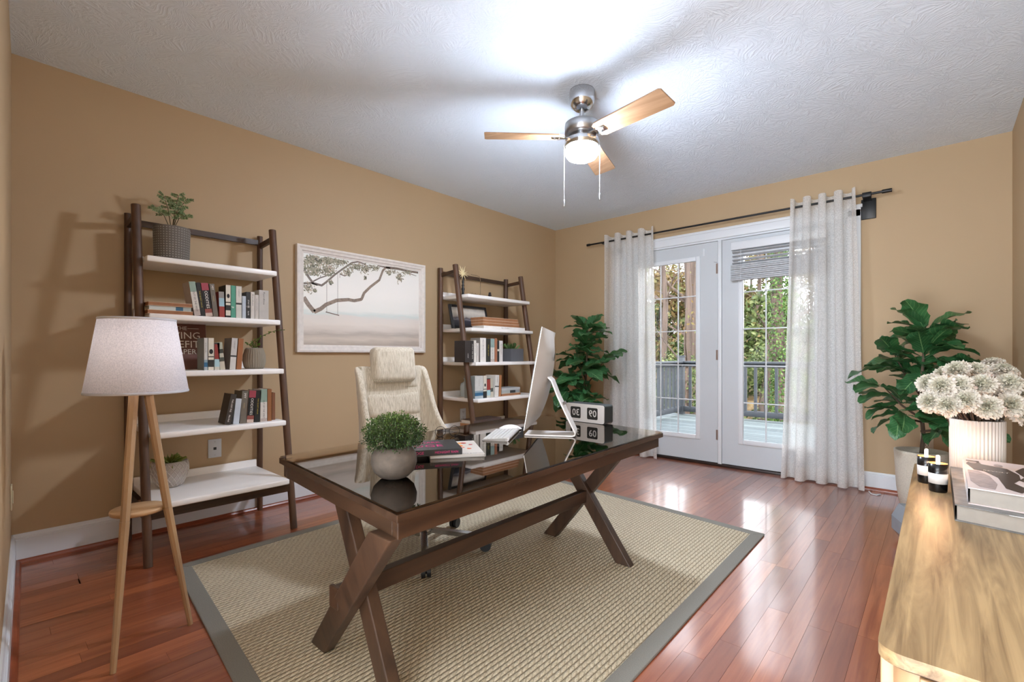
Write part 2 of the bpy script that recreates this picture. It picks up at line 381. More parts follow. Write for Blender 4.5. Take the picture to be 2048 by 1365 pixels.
# doors
def door(name, x0, x1, gx0, gx1, hinge_x):
    D = sroot(name); z0, z1, g0, g1 = .028, DZ - .024, .26, 1.872; ya, yb = YB + .004, YB + .044
    MB().box((x0, ya, z0), (gx0 - .03, yb, z1)).box((gx1 + .03, ya, z0), (x1, yb, z1)).box((gx0 - .03, ya, z0), (gx1 + .03, yb, g0 - .03)).box((gx0 - .03, ya, g1 + .03), (gx1 + .03, yb, z1)).build('stile_frame', DOORW, D)
    m = MB()
    for lo, hi in (((gx0 - .04, g0 - .04), (gx0, g1 + .04)), ((gx1, g0 - .04), (gx1 + .04, g1 + .04)), ((gx0, g0 - .04), (gx1, g0)), ((gx0, g1), (gx1, g1 + .04))):
        m.box((lo[0], ya - .010, lo[1]), (hi[0], ya + .022, hi[1]), .005)
    m.build('glazing_frame', TRIM, D)
    pw, ph = (gx1 - gx0) / 3, (g1 - g0) / 5
    for k in range(3):
        for j in range(5):
            MB().box((gx0 + k * pw, ya + .019, g0 + j * ph), (gx0 + (k + 1) * pw, ya + .021, g0 + (j + 1) * ph)).build('pane', GLASS, D)
    for k in (1, 2): MB().box((gx0 + k * pw - .005, ya + .010, g0), (gx0 + k * pw + .005, ya + .018, g1), .002).build('muntin', TRIM, D)
    for j in range(1, 5): MB().box((gx0, ya + .010, g0 + j * ph - .005), (gx1, ya + .0175, g0 + j * ph + .005), .002).build('muntin', TRIM, D)
    return D
d1 = door('door_1', -2.398, -1.473, -2.19, -1.667, 0)
d2 = door('door_2', -1.433, -.522, -1.2575, -.725, 0)
br = plain('tarnished_brass', '8d776c', .45, .6)
for z in (.28, 1.0, 1.78):
    MB().tube([(-1.472, YB - .004, z - .045), (-1.472, YB - .004, z + .045)], .006, 10).box((-1.486, YB + .001, z - .045), (-1.474, YB + .0035, z + .045)).build('hinge', br, d1)
MB().box((-1.60, YB - .004, 1.905), (-1.585, YB + .004, 1.975), .002).build('sensor', TRIM, d1)
MB().tube([(-1.472, YB - .006, 1.835), (-1.50, YB - .012, 1.842)], .0025, 6).build('hinge_pin_stop', NICKEL, d1)
MB().box((-2.375, YB - .03, .93), (-2.335, YB + .004, 1.07), .006).tube([(-2.355, YB - .01, 1.0), (-2.355, YB - .05, 1.0), (-2.27, YB - .055, 1.0)], .008, 8).build('door_handle', NICKEL, d1)
# ------------------------------------------------------------------ wall plates
def outlet(name, loc, nrm, label, cat, kind='duplex', w=.07, h=.115, m='cfd3d8'):
    rz = math.atan2(nrm[1], nrm[0]); t = thing(name, loc, label, cat, rz)
    pm = plain('plate_' + m, m, .4, var=.01)
    MB().box((0, -w / 2, -h / 2), (.006, w / 2, h / 2), .002).build('wall_plate', pm, t)
    if kind == 'duplex':
        for z in (-.025, .025):
            s_ = MB().box((.006, -.017, z - .014), (.009, .017, z + .014), .002).build('socket', pm, t)
            MB().box((.0088, -.008, z - .002), (.0093, -.005, z + .008)).box((.0088, .005, z - .002), (.0093, .008, z + .008)).tube([(.0088, 0, z - .008), (.0093, 0, z - .008)], .0025, 8).build('slot', BLKPL, s_)
    elif kind == 'phone':
        MB().box((.006, -.008, -.009), (.0068, .008, .007)).build('jack', plain('dark_slot', '333333', .6), t)
        for z in (-.04, .04): MB().tube([(.006, 0, z), (.0075, 0, z)], .003, 8).build('screw', NICKEL, t)
    else:
        for y in ((-.02, .02) if w > .08 else (0,)): MB().box((.006, y - .012, -.028), (.010, y + .012, .028), .002).build('rocker', pm, t)
    return t
outlet('phone_jack', (XL, .941, .43), (1, 0), 'pale wall phone jack plate seen between the two lowest shelves of the left bookcase', 'wall plate', 'phone', .072, .112)
outlet('wall_outlet', (XL, 2.975, .445), (1, 0), 'white outlet plate low on the tan wall behind the right bookcase', 'outlet')
outlet('wall_outlet', (-.053, YB, .39), (0, -1), 'cream duplex outlet behind the potted fig tree in the right corner', 'outlet', m='d6cbb4')
outlet('light_switch', (-2.667, YB, 1.262), (0, -1), 'white light switch plate at the edge of the left curtain', 'switch', 'sw', .085, .12)
outlet('light_switch', (-3.10, near(-3.10) , .36), (.0435, 1), 'narrow cream wall plate low on the near wall at the far left edge', 'wall plate', 'sw', .06, .11, m='cdbf9d')

# ------------------------------------------------------------------ outside: deck, railing, ground, woods
DECK = wood('deck_board', '48504f', '626b6a', 0, .6, .7, 0, .5, True, '2f3638')
dk = sroot('deck')
for i in range(26):
    y = YB + .13 + i * .141
    MB().box((-5.2, y, -.06), (1.6, y + .134, -.03)).build('deck_board', DECK, dk)
RY = YB + .13 + 26 * .141 - .07
RAILM = plain('blue_grey_rail_paint', '2a2f35', .6, var=.1)
rl = thing('deck_railing', (-1.8, RY, -.03), 'blue-grey wooden deck railing with square balusters beyond the glass doors', 'railing')
def rpart(n_, lo, hi, par=rl): return MB().box(lo, hi, .004).build(n_, RAILM, par, world=True)
PX = -3.33
rpart('top_rail', (PX, RY - .07, .86), (1.6, RY + .07, .895)); rpart('upper_rail', (PX, RY - .02, .80), (1.6, RY + .02, .86)); rpart('lower_rail', (PX, RY - .02, .02), (1.6, RY + .02, .11))
rpart('side_top_rail', (PX - .07, YB + .13, .86), (PX + .07, RY + .07, .895)); rpart('side_lower_rail', (PX - .02, YB + .13, .02), (PX + .02, RY, .11)); rpart('side_upper_rail', (PX - .02, YB + .13, .80), (PX + .02, RY, .86))
for x in (PX, -1.0, 1.3):
    p_ = rpart('post', (x - .05, RY - .05, -.03), (x + .05, RY + .05, .97)); MB().prism([(x - .06, RY - .06), (x + .06, RY - .06), (x + .06, RY + .06), (x - .06, RY + .06)], .97, .99).build('post_cap', RAILM, p_, world=True)
x = PX + .16
bal = MB().box((-.02, -.02, 0), (.02, .02, .72)).mesh('baluster', RAILM)
while x < 1.25:
    if abs(x + 1.0) > .06:
        o = bpy.data.objects.new('baluster', bal); C.objects.link(o); o.parent = rl; o.location = (x + 1.8, 0, .13)
    x += .148
y = YB + .3
while y < RY - .08:
    o = bpy.data.objects.new('baluster', bal); C.objects.link(o); o.parent = rl; o.location = (PX + 1.8, y - RY, .13); y += .148
def groundmat():
    k = NT('leaf_litter'); v = k.coord((1, 1, 1))
    n = k.n('TexNoise', {'Vector': v, 'Scale': 2.2, 'Detail': 8.0, 'Roughness': .75}).outputs[0]
    k.set(color=k.ramp(n, [(.35, '352b1e'), (.5, '5c4b34'), (.6, '7a6a4d'), (.7, '434a2d')]), rough=.95, spec=.1); return k.m
rows = []
for j in range(24):
    yy = YB + .2 + (j / 23) ** 1.6 * 78
    rows.append([(-70 + k * 5, yy, -1.6 + max(0, yy - 16) * .10 + noise.noise(Vector((k * .5, yy * .1, 0))) * .5) for k in range(23)])
g = MB().grid(rows).build('ground', groundmat()); g['kind'] = 'structure'
def gz(y): return -1.6 + max(0, y - 16) * .10
BARK = wood('bark', '352b25', '5f5047', 2, .25, .95, 0, .6)
LEAFG = facecolor('woodland_leaf', [(0, '2a371b'), (.35, '43532a'), (.7, '5f6e3c'), (1, '83875c')], .6, .35)
LEAFY = facecolor('dry_leaf', [(0, '4b3822'), (.5, '6f5b38'), (1, '5e6439')], .7, .35)
IVY = facecolor('ivy_leaf', [(0, '1d3213'), (.5, '375720'), (1, '587234')], .5, .25)
def cards(mb, n, fn, size, rr):
    for _ in range(n):
        c, nn = fn(); s_ = size * rr.uniform(.6, 1.3); a = Vector((rr.gauss(0, 1), rr.gauss(0, 1), rr.gauss(0, 1)))
        if nn is not None: a = a * .6 + nn * 1.5
        a.normalize(); t = a.orthogonal().normalized(); b_ = a.cross(t); an = rr.random() * 6.3
        t2 = t * cos(an) + b_ * sin(an); b2 = -t * sin(an) + b_ * cos(an); mb.rnd = rr.random()
        mb.add([c - t2 * s_, c + b2 * s_ * .5, c + t2 * s_, c - b2 * s_ * .5], [(0, 1, 2, 3)])
def tree(x, y, r, h, rr, label, leaves=0, lean=0, mat=None, group=None, name='tree', tilt=0):
    z = gz(y); t = thing(name, (x, y, z), label, 'tree', 0, group)
    pts = [(lean * (i / 8) * h + noise.noise(Vector((x, i * .6, y))) * r * 1.2, 0, h * i / 8 - .1) for i in range(9)]
    MB().tube(pts, [r * (1.25 if i == 0 else 1 - .07 * i) for i in range(9)], 10).build('trunk', BARK, t)
    tips = []
    for i in range(7 if r > .1 else 4):
        k = rr.uniform(.25, .95); b0 = Vector(pts[int(k * 8)]); an = rr.random() * 6.28; L = rr.uniform(1.0, 2.6)
        d = Vector((cos(an), sin(an) * .6, rr.uniform(.2, 1.0))).normalized(); b1 = b0 + d * L * .5 + Vector((0, 0, .1)); b2 = b0 + d * L + Vector((rr.uniform(-.3, .3), 0, rr.uniform(0, .5)))
        q = b1 + Vector((rr.uniform(-.6, .6), rr.uniform(-.3, .3), rr.uniform(.2, .8)))
        MB().tube([b0, b1, b2], [r * .28, r * .18, r * .05], 5).tube([b1, q], [r * .12, .006], 4).build('branch', BARK, t); tips += [b1, b2, q]
    if leaves:
        m = MB(); cards(m, leaves, lambda: (rr.choice(tips) + Vector((rr.gauss(0, .5), rr.gauss(0, .5), rr.gauss(0, .45))), None), .055, rr)
        f = m.build('foliage', mat or LEAFG, t); f['kind'] = 'stuff'
    return t
rr = random.Random(11)
def onray(u, dep):   # a spot in the woods: bearing from the doors, distance in metres
    k = (u - 1024) / 947.5; return (dep * (-.6678 + k * .7443), dep * (.7443 + k * .6678))
for (u, dep, r, h, lb) in ((1327, 17, .13, 9, 'brown pine trunk rising behind the left column of panes of the left glass door'),
                            (1374, 15, .13, 9, 'slim pale tree trunk seen through the left glass door right of its post'),
                            (1389, 19, .30, 12, 'broad brown tree trunk at the right edge of the left door glass')):
    tree(*onray(u, dep), r, h, rr, lb, 300, 0, LEAFY)
tree(*onray(1520, 13), .11, 8, rr, 'leaning dark tree trunk left of the ivy-covered tree through the right door', 300, .09, LEAFY)
ix, iy = onray(1560, 11.5)
t = tree(ix, iy, .17, 9, rr, 'thick tree trunk wrapped in bright green ivy seen through the right door', 0)
m = MB(); cards(m, 5200, lambda: (lambda a, z, q: (Vector((cos(a) * q, sin(a) * q, z)), Vector((cos(a), sin(a), .1))))(rr.random() * 6.28, rr.uniform(0, 6.5), .18 + abs(rr.gauss(0, .06))), .035, rr)
f = m.build('ivy', IVY, t); f['kind'] = 'stuff'
for i in range(30):
    u = 1215 + (i * 37 % 520) + rr.uniform(-10, 10); dep = rr.uniform(19, 42)
    tree(*onray(u, dep), rr.uniform(.07, .2), rr.uniform(8, 14), rr, 'bare brown tree standing in the woods beyond the deck', 260, rr.uniform(-.03, .03), LEAFY if i % 3 else LEAFG, 'distant trees in the woods')
def shrub(u, dep, wd, hh, n, mat, label, group=None, size=.06):
    x, y = onray(u, dep); t = thing('shrub', (x, y, gz(y)), label, 'shrub', 0, group); m = MB()
    blobs = [(Vector((rr.uniform(-wd, wd), rr.uniform(-.8, .8), rr.uniform(.2, hh))), rr.uniform(.3, .8)) for _ in range(14)]
    def fn():
        c, q = rr.choice(blobs); q = q * (1.9 if wd > 3 else 1); d = Vector((rr.gauss(0, 1), rr.gauss(0, 1), rr.gauss(0, 1))).normalized(); return c + d * q * rr.uniform(.5, 1), d
    cards(m, n, fn, size, rr); f = m.build('foliage', mat, t); f['kind'] = 'stuff'
    s_ = MB()
    for c, q in blobs[:8]: s_.tube([(c.x * .2, 0, -.1), (c.x * .6, c.y * .5, c.z * .6), c], [.03, .02, .008], 5)
    s_.build('stem', BARK, t)
shrub(1500, 13.5, 1.3, 2.7, 3600, LEAFG, 'dense green evergreen shrub behind the railing left of the ivy tree')
shrub(1375, 16, 1.3, 2.6, 3600, LEAFG, 'green shrub behind the corner post of the deck')
shrub(1590, 14, 1.2, 2.8, 3200, LEAFG, 'green shrub right of the ivy-covered trunk')
for i in range(16):
    shrub(1180 + i * 36, rr.uniform(20, 40), 3.2, 7.5 if i % 2 else 4.8, 3600, LEAFY if i % 2 else LEAFG, 'loose yellow-green undergrowth far back in the woods', 'distant undergrowth', .16)
# ------------------------------------------------------------------ curtains, rod, blind
def ray(u, v=710.5):
    k = (u - 1024) / 947.5; return (-.6678 + k * .7443, .7443 + k * .6678, -(v - 710.5) / 947.5)
ROD = YB - .10
r_ = thing('curtain_rod', (-1.51, YB, 2.16), 'thin black curtain rod spanning the wall above the glass doors', 'curtain rod')
MB().tube([(-2.766, ROD, 2.175), (-.262, ROD, 2.175)], .0085, 12).build('rod', BLACK, r_, world=True)
MB().tube([(-2.79, ROD, 2.175), (-2.755, ROD, 2.175)], .013, 12).build('finial', BLACK, r_, world=True)
MB().tube([(-.295, ROD, 2.175), (-.238, ROD, 2.175)], .014, 12).build('finial', BLACK, r_, world=True)
MB().box((-.425, YB - .012, 2.015), (-.335, YB, 2.165), .003).bar((-.385, YB, 2.15), (-.385, ROD, 2.17), .05, .012).box((-.41, ROD - .012, 2.155), (-.355, ROD + .012, 2.19), .003).build('bracket', BLACK, r_, world=True)
MB().box((-2.62, YB - .01, 2.12), (-2.585, YB, 2.2), .003).bar((-2.6, YB, 2.165), (-2.6, ROD, 2.165), .02, .008).build('bracket', BLACK, r_, world=True)
def curtain(x0, x1, xb0, xb1, label, flare=0):
    t = thing('sheer_curtain', ((x0 + x1) / 2, ROD, 0), label, 'curtain'); rows = []; n = 112; W = 4
    for j in range(60):
        f = j / 59; z = .012 + f * 2.205; row = []
        for i in range(n + 1):
            s = i / n; xx = (xb0 + (xb1 - xb0) * s) * (1 - f) + (x0 + (x1 - x0) * s) * f
            ph = 2 * pi * W * s + .25 * sin(7 * s + 3 * f)
            amp = .036 + .012 * (1 - f)
            yy = ROD + amp * (-cos(ph)) + (1 - f) * .012 * sin(11 * s + 2) + .004 * sin(23 * s + 4 * f)
            xx += .014 * sin(2 * ph) * .8
            zz = z + (.022 * (.5 + .5 * cos(ph)) * (f ** 24) if f > .8 else 0)
            row.append((xx, yy, zz))
        rows.append(row)
    MB().grid(rows).build('panel', SHEER, t, world=True)
    hem = MB().grid([[(p[0], p[1] - .0015, p[2]) for p in r] for r in rows[:4]]); hem.build('hem', SHEER, t, world=True)
    MB().grid([[(p[0], p[1] - .0015, p[2]) for p in r] for r in rows[-4:]]).build('header', SHEER, t, world=True)
curtain(-2.555, -2.022, -2.58, -1.985, 'left sheer white curtain panel hanging between the fig plant and the glass door')
curtain(-.867, -.445, -.935, -.395, 'right sheer white curtain panel hanging over the right glass door')
bl = thing('roman_blind', (-1.0, YB - .03, 1.64), 'white woven blind pulled up at the top of the right glass door', 'blind')
SL = plain('bleached_reed', 'b9bcc0', .6, var=.12, scale=40)
MB().box((-1.345, YB - .05, 1.915), (-.64, YB - .006, 1.985), .004).build('head_rail', TRIM, bl, world=True)
for i, z in enumerate((1.895, 1.862, 1.828, 1.80)):
    MB().bar((-1.335, YB - .03, z), (-.65, YB - .03, z), .03, .006, (0, .35, 1)).build('slat', SL, bl, world=True)
for i in range(9):
    z = 1.648 + i * .0158
    MB().box((-1.345 + .002 * (i % 2), YB - .058 + .003 * (i % 3), z), (-.64, YB - .012, z + .0135), .003).build('slat', SL, bl, world=True)
for x in (-1.26, -.74): MB().tube([(x, YB - .06, 1.65), (x, YB - .06, 1.93)], .0015, 5).build('cord', TRIM, bl, world=True)
sc_ = thing('cord_scrap', (-.34, YB - .16, 0), 'small curl of white cord on the floor beside the right curtain', 'cord')
MB().tube([(-.37, YB - .10, .004), (-.35, YB - .17, .004), (-.32, YB - .18, .004), (-.30, YB - .14, .005)], .004, 8).build('cord', TRIM, sc_, world=True)

# ------------------------------------------------------------------ rug
rg = thing('area_rug', (-1.7, 1.75, 0), 'large beige braided jute rug with grey cloth binding under the desk', 'rug')
Q = [Vector((-2.66, .595, 0)), Vector((-.68, .43, 0)), Vector((-.71, 2.885, 0)), Vector((-2.72, 3.12, 0))]
cq = sum(Q, Vector()) / 4
def inset(q, d):
    out = []
    for i, p in enumerate(q):
        a = (q[i - 1] - p).normalized(); b = (q[(i + 1) % 4] - p).normalized(); out.append(p + (a + b) * d)
    return out
I = inset(Q, .062)
MB().prism([(p.x, p.y) for p in inset(Q, .05)], .001, .009).build('woven_field', RUGM, rg, world=True)
for i in range(4):
    j = (i + 1) % 4
    m = MB(); pts = [Q[i], Q[j], I[j], I[i]]
    m.add([(p.x, p.y, z) for z in (0, .010) for p in pts], [(3, 2, 1, 0), (4, 5, 6, 7), (0, 1, 5, 4), (1, 2, 6, 5), (2, 3, 7, 6), (3, 0, 4, 7)])
    smooth_mods(m.build('binding', BORDER, rg, world=True), bev=.003)
# ------------------------------------------------------------------ desk
DQ = [Vector((-1.740, .700)), Vector((-.915, .628)), Vector((-.955, 2.125)), Vector((-1.850, 2.262))]   # left, front, right, back
def dm(s, t, inx=0): # s along width 0 (chair side)..1, t along length
    a = DQ[0].lerp(DQ[1], s); b = DQ[3].lerp(DQ[2], s); return a.lerp(b, t)
dk_ = thing('writing_desk', (-1.37, 1.42, .01), 'dark walnut trestle desk with glass top and crossed legs on the rug', 'desk')
def slab(s0, s1, t0, t1, z0, z1, n_, mat_, bev=.003):
    q = [dm(s0, t0), dm(s1, t0), dm(s1, t1), dm(s0, t1)]
    o = MB().prism([(p.x, p.y) for p in q], z0, z1).build(n_, mat_, dk_, world=True); smooth_mods(o, bev=bev); return o
slab(0, 1, 0, 1, .616, .634, 'tabletop', wood('walnut_top', '2b1d14', '473325', 1, 1.0, .25), .002)
k = NT('desk_glass'); k.set(color='cfc7c0', rough=.02, spec=.8); fr = k.n('Fresnel', {'IOR': 1.62}).outputs[0]
tp = k.n('BsdfTransparent', {'Color': lin('e9e6e2')}).outputs[0]; gl = k.n('BsdfGlossy', {'Roughness': .02, 'Color': lin('f2ece6')}).outputs[0]
k.t.links.new(k.n('MixShader', {0: k.math('MULTIPLY', k.math('ADD', fr, .05), 1.15), 1: tp, 2: gl}).outputs[0], k.out.inputs[0]); DESKGLASS = k.m
slab(.004, .996, .002, .998, .6345, .640, 'glass_top', DESKGLASS, 0)
a_, b_ = .03, .018
slab(a_ + .036, 1 - a_ * .4 - .031, b_ * .3, b_ * 2.2, .573, .6155, 'apron', WALNUT_X); slab(a_ + .036, 1 - a_ * .4 - .031, 1 - b_ * 2.6, 1 - b_, .573, .6155, 'apron', WALNUT_X)
slab(a_, a_ + .035, b_ * .3, 1 - b_, .573, .6155, 'apron', WALNUT_Y); slab(1 - a_ * .4 - .03, 1 - a_ * .4, b_ * .3, 1 - b_, .573, .6155, 'apron', WALNUT_Y)
def xleg(a, b, w=.062, d=.036, dy=0):
    a = Vector(a); b = Vector(b); a.y += dy; b.y += dy
    dr = (a - b).normalized(); side = Vector((0, 1, 0)); hx = w / 2 / max(.3, abs(dr.z))
    vs = []
    for p in (b, a):
        for sx_ in (-1, 1):
            for sy in (-1, 1): vs.append(p + Vector((sx_ * hx, sy * d / 2, 0)))
    o = MB().add(vs, [(0, 1, 3, 2), (4, 6, 7, 5), (0, 4, 5, 1), (2, 3, 7, 6), (0, 2, 6, 4), (1, 5, 7, 3)]).build('leg', WALNUT, dk_, world=True); smooth_mods(o, bev=.004)
xleg((-.972, .640, .575), (-1.560, .775, .010), .064, .04, -.004)
xleg((-1.385, .715, .575), (-1.115, .725, .010), .064, .04, .035)
xleg((-1.12, 2.07, .575), (-1.585, 2.09, .010), .062, .04, .0)
xleg((-1.56, 2.11, .575), (-1.10, 2.06, .010), .062, .04, -.035)
smooth_mods(MB().bar((-1.322, .69, .285), (-1.335, 2.085, .285), .036, .058).build('stretcher', WALNUT_Y, dk_, world=True), bev=.003)
smooth_mods(MB().bar((-1.322, .685, .285), (-1.322, .70, .285), .05, .064).build('stretcher_end', WALNUT_Y, dk_, world=True), bev=.004)

# ------------------------------------------------------------------ office chair
ch = thing('office_chair', (-1.975, 1.462, .010), 'cream upholstered high-back office chair with headrest behind the desk', 'chair', radians(-3))
MB().tube([(.013, .04, .10), (.013, .04, .22)], .028, 20).tube([(.013, .04, .2), (.013, .04, .33)], .018, 16).build('gas_lift', CHROME, ch)
MB().lathe([(0, .075), (.045, .078), (.05, .10), (.035, .125), (0, .13)], 24, (.013, .04, 0)).build('hub', CHROME, ch)
bearing = [math.atan2(1.296 - 1.50, -1.67 + 1.96) + radians(3) + i * 2 * pi / 5 for i in range(5)]
BC = Vector((.013, .040, 0))
for a in bearing:
    e = Vector((cos(a), sin(a), 0)); p = e * .325 + BC
    MB().bar(BC + e * .03 + Vector((0, 0, .098)), p + Vector((0, 0, .070)), .034, .022).build('base_arm', CHROME, ch)
    MB().tube([p + Vector((0, 0, .045)), p + Vector((0, 0, .075))], .009, 10).build('caster_stem', CHROME, ch)
    q = e.cross(Vector((0, 0, 1))); o_ = p + Vector((.0, 0, .028))
    MB().tube([o_ - q * .021, o_ - q * .004], .0275, 20).tube([o_ + q * .004, o_ + q * .021], .0275, 20).tube([o_ - q * .005, o_ + q * .005], .012, 10).box(tuple(o_ + Vector((-.012, -.014, .012))), tuple(o_ + Vector((.012, .014, .034))), .004).build('caster', BLKPL, ch)
MB().box((-.10, -.09, .325), (.10, .09, .345), .008).build('mechanism', BLKPL, ch)
# one-piece shell: U-shaped rows, wings growing into arms downwards
rows = []; lv = [(.345, .30, .215, -.16), (.40, .345, .228, -.172), (.45, .33, .23, -.182), (.50, .29, .228, -.19), (.55, .22, .222, -.198), (.60, .165, .214, -.206), (.66, .13, .207, -.214), (.72, .105, .204, -.222), (.78, .09, .202, -.230), (.84, .075, .200, -.238), (.88, .062, .198, -.243), (.915, .045, .192, -.247), (.935, .02, .178, -.250)]
for z, d, wv, xb in lv:
    row = []; wv = wv * 1.09 + (.008 if z > .9 else 0)
    for i in range(17):
        s = i / 16 * 2 - 1; a = abs(s)
        if a < .55: x_ = xb; y_ = s / .55 * (wv - .03)
        else:
            f = (a - .55) / .45; x_ = xb + d * f ** .9 + .0; y_ = (1 if s > 0 else -1) * (wv - .03 + .03 * min(1, f * 3) + .012 * f * (z < .6))
        zz = z - (.0 if z < .9 else .012 * (1 - a))
        row.append((x_, y_, zz))
    rows.append(row)
smooth_mods(MB().grid(rows, uv=True).build('shell', CHAIRM, ch), thick=.034, sub=2, off=1)
for z0, z1 in ((.80, .925), (.655, .80), (.51, .655), (.40, .51)):
    x0 = -.16 - .09 * (z0 - .34) / .6; x1 = -.16 - .09 * (z1 - .34) / .6; m = MB(); rws = []
    for j in range(9):
        f = j / 8; z = z0 + (z1 - z0) * f; bul = .030 * min(1, 4 * f * (1 - f) * 1.8) ** .5
        rws.append([((x0 + (x1 - x0) * f) + .002 + bul * min(1, (1 - abs(i / 6 - 1) ** 6)) + .018 * abs(i / 6 - 1) ** 2, (i / 6 - 1) * .176, z) for i in range(13)])
    m.grid(rws).build('back_cushion', CHAIRM, ch)
MB().box((-.17, -.195, .345), (.23, .195, .425), .03).build('seat', CHAIRM, ch)
hb = MB().box((-.036, -.128, -.094), (.036, .128, .094), .03); mt = Matrix.Translation((-.205, 0, .938)) @ Matrix.Rotation(radians(-7), 4, 'Y'); hb.v = [mt @ p for p in hb.v]
hb.build('headrest', CHAIRM, ch)
# ------------------------------------------------------------------ ladder bookcases
def bookcase(y0, y1, boards, label, rp, rl_):
    yc = (y0 + y1) / 2; t = thing('ladder_bookcase', (-3.05, yc, 0), label, 'bookcase')
    def lx(z): return -2.76 - .169 * z
    for y in (y0, y1):
        MB().tube([(-3.255, y, 0), (-3.255, y, 1.765)], rp, 20).build('back_post', WALNUT_B, t, world=True)
        MB().tube([(-2.762, y + (-.004 if y == y0 else .004), 0), (lx(1.77), y, 1.77)], [rl_ * .92, rl_], 20).build('front_leg', WALNUT_B, t, world=True)
        MB().bar((-3.255, y, 1.70), (lx(1.70), y, 1.715), .018, .03).build('side_rail', WALNUT_X, t, world=True)
        MB().bar((-3.255, y, boards[-1][0] - .062), (lx(.24), y, boards[-1][0] - .062), .018, .045).build('side_rail', WALNUT_X, t, world=True)
    MB().bar((-3.255, y0, 1.722), (-3.255, y1, 1.722), .018, .032).build('top_rail', WALNUT_Y, t, world=True)
    zb = boards[-1][0] - .056
    MB().bar((-2.80, y0, zb), (-2.80, y1, zb), .02, .046).build('front_rail', WALNUT_Y, t, world=True)
    MB().bar((-3.24, y0, zb), (-3.24, y1, zb), .02, .046).build('back_rail', WALNUT_Y, t, world=True)
    for z, xf in boards:
        s_ = MB().box((-3.25, y0 + .022, z - .03), (xf, y1 - .022, z), .006).build('shelf', WHITE, t, world=True)
        MB().box((-3.262, y0 + .022, z - .028), (-3.247, y1 - .022, z + .042), .004).build('back_lip', WHITE, s_, world=True)
B1 = [(1.50, -2.93), (1.206, -2.88), (.920, -2.83), (.622, -2.80), (.290, -2.755)]
B2 = [(1.515, -2.92), (1.230, -2.88), (.940, -2.83), (.635, -2.80), (.345, -2.755)]
bookcase(.520, 1.190, B1, 'walnut ladder bookcase with white shelves behind the floor lamp', .0165, .0205)
bookcase(2.685, 3.535, B2, 'walnut ladder bookcase with white shelves left of the computer screen', .022, .024)
# ------------------------------------------------------------------ books
def bm_(c, r=.55, var=.05): return plain('cover_' + c, c, r, var=var, scale=30)
WTXT = plain('ink_white', 'f0ece4', .6, var=0); BTXT = plain('ink_black', '151515', .6, var=0)
PINKI = plain('ink_pink', 'd8357f', .5, var=0); YTXT = plain('ink_yellow', 'c9b23a', .6, var=0)
def ybook(u, x):
    r = ray(u); return x * r[1] / r[0]
def book(x, u0, u1, z, h, d, cols, label, tilt=0, txt=None, group=None, face=None, lbl_cat='book', page=PAPER):
    """upright book: spine at plane x facing the room, between image bearings u0..u1; cols = [(fraction, hex)] bands from the bottom up"""
    y0, y1 = ybook(u0, x), ybook(u1, x); th = abs(y1 - y0) - .0012
    t = thing('book', (x, (y0 + y1) / 2, z), label, lbl_cat, 0, group)
    # leaning books pivot on their lower corner
    rot = Matrix.Rotation(radians(tilt), 4, 'X')
    if tilt > 0: piv = Vector((0, -th / 2, 0))      # leans to -y at the top: rests on the left lower edge
    else: piv = Vector((0, th / 2, 0))
    lift = 0
    T_ = Matrix.Translation(piv) @ rot @ Matrix.Translation(-piv)
    def put(m): m.v = [T_ @ p for p in m.v]; return m
    ct = .0022; cover = face or cols[0][1]; mats = [bm_(cover)] + [bm_(c) for _, c in cols]
    m = MB(); m.cur = 0
    m.box((-d, -th / 2, 0), (-ct, -th / 2 + ct, h)); m.box((-d, th / 2 - ct, 0), (-ct, th / 2, h))
    z0 = 0; m2 = m
    for i, (fr, c) in enumerate(cols):
        m.cur = i + 1; m.box((-ct, -th / 2, z0), (0, th / 2, z0 + fr * h)); z0 += fr * h
    put(m).build('cover', mats, t)
    put(MB().box((-d + .003, -th / 2 + ct, .002), (-ct, th / 2 - ct, h - .003))).build('page_block', page, t)
    if txt:
        for (s, mat_, cz, size, fit) in txt:
            text(s, mat_, t, (.0004, 0, cz * h), (0, 0, -1), (0, 1, 0), size, fit * h if fit else None, T=T_)
    return t
def flat(c, size, rz, z, cols, label, group=None, name='book', spine_txt=None, cover='8a5a3a', page=PAPER, cat='book'):
    """book lying flat: c = centre (x, y), size = (depth, length, thickness); spine faces local +x"""
    t = thing(name, (c[0], c[1], z), label, cat, rz, group); d, L, th = size; ct = .002
    MB().box((-d / 2, -L / 2, 0), (d / 2, L / 2, ct)).box((-d / 2, -L / 2, th - ct), (d / 2, L / 2, th)).box((d / 2 - ct, -L / 2, ct), (d / 2, L / 2, th - ct)).build('cover', bm_(cover), t)
    MB().box((-d / 2 + .003, -L / 2 + .003, ct), (d / 2 - ct, L / 2 - .003, th - ct)).build('page_block', page, t)
    y = -L / 2
    if cols:
        for f, cc in cols:
            if cc: MB().box((d / 2, y, .001), (d / 2 + .0006, y + f * L, th - .001)).build('spine_band', bm_(cc), t)
            y += f * L
    if spine_txt: text(spine_txt[0], spine_txt[1], t, (d / 2 + .001, 0, th / 2), (0, 1, 0), (0, 0, 1), th * .6)
    return t
KR = '9a6a48'; kraft = plain('kraft_cover', '9c6c49', .7, var=.1, scale=40)
def brown(c, size, rz, z, label, group=None, cover='9a6845'):
    t = thing('book', (c[0], c[1], z), label, 'book', rz, group); d, L, th = size
    MB().box((-d / 2, -L / 2, 0), (d / 2 + .001, L / 2, .0016)).box((-d / 2, -L / 2, th - .0018), (d / 2 + .001, L / 2, th)).build('cover', bm_('d9bfa6'), t)
    MB().box((-d / 2 + .001, -L / 2 + .001, .0016), (d / 2, L / 2 - .001, th - .0018)).build('page_block', bm_(cover, .7, .12), t)
    return t
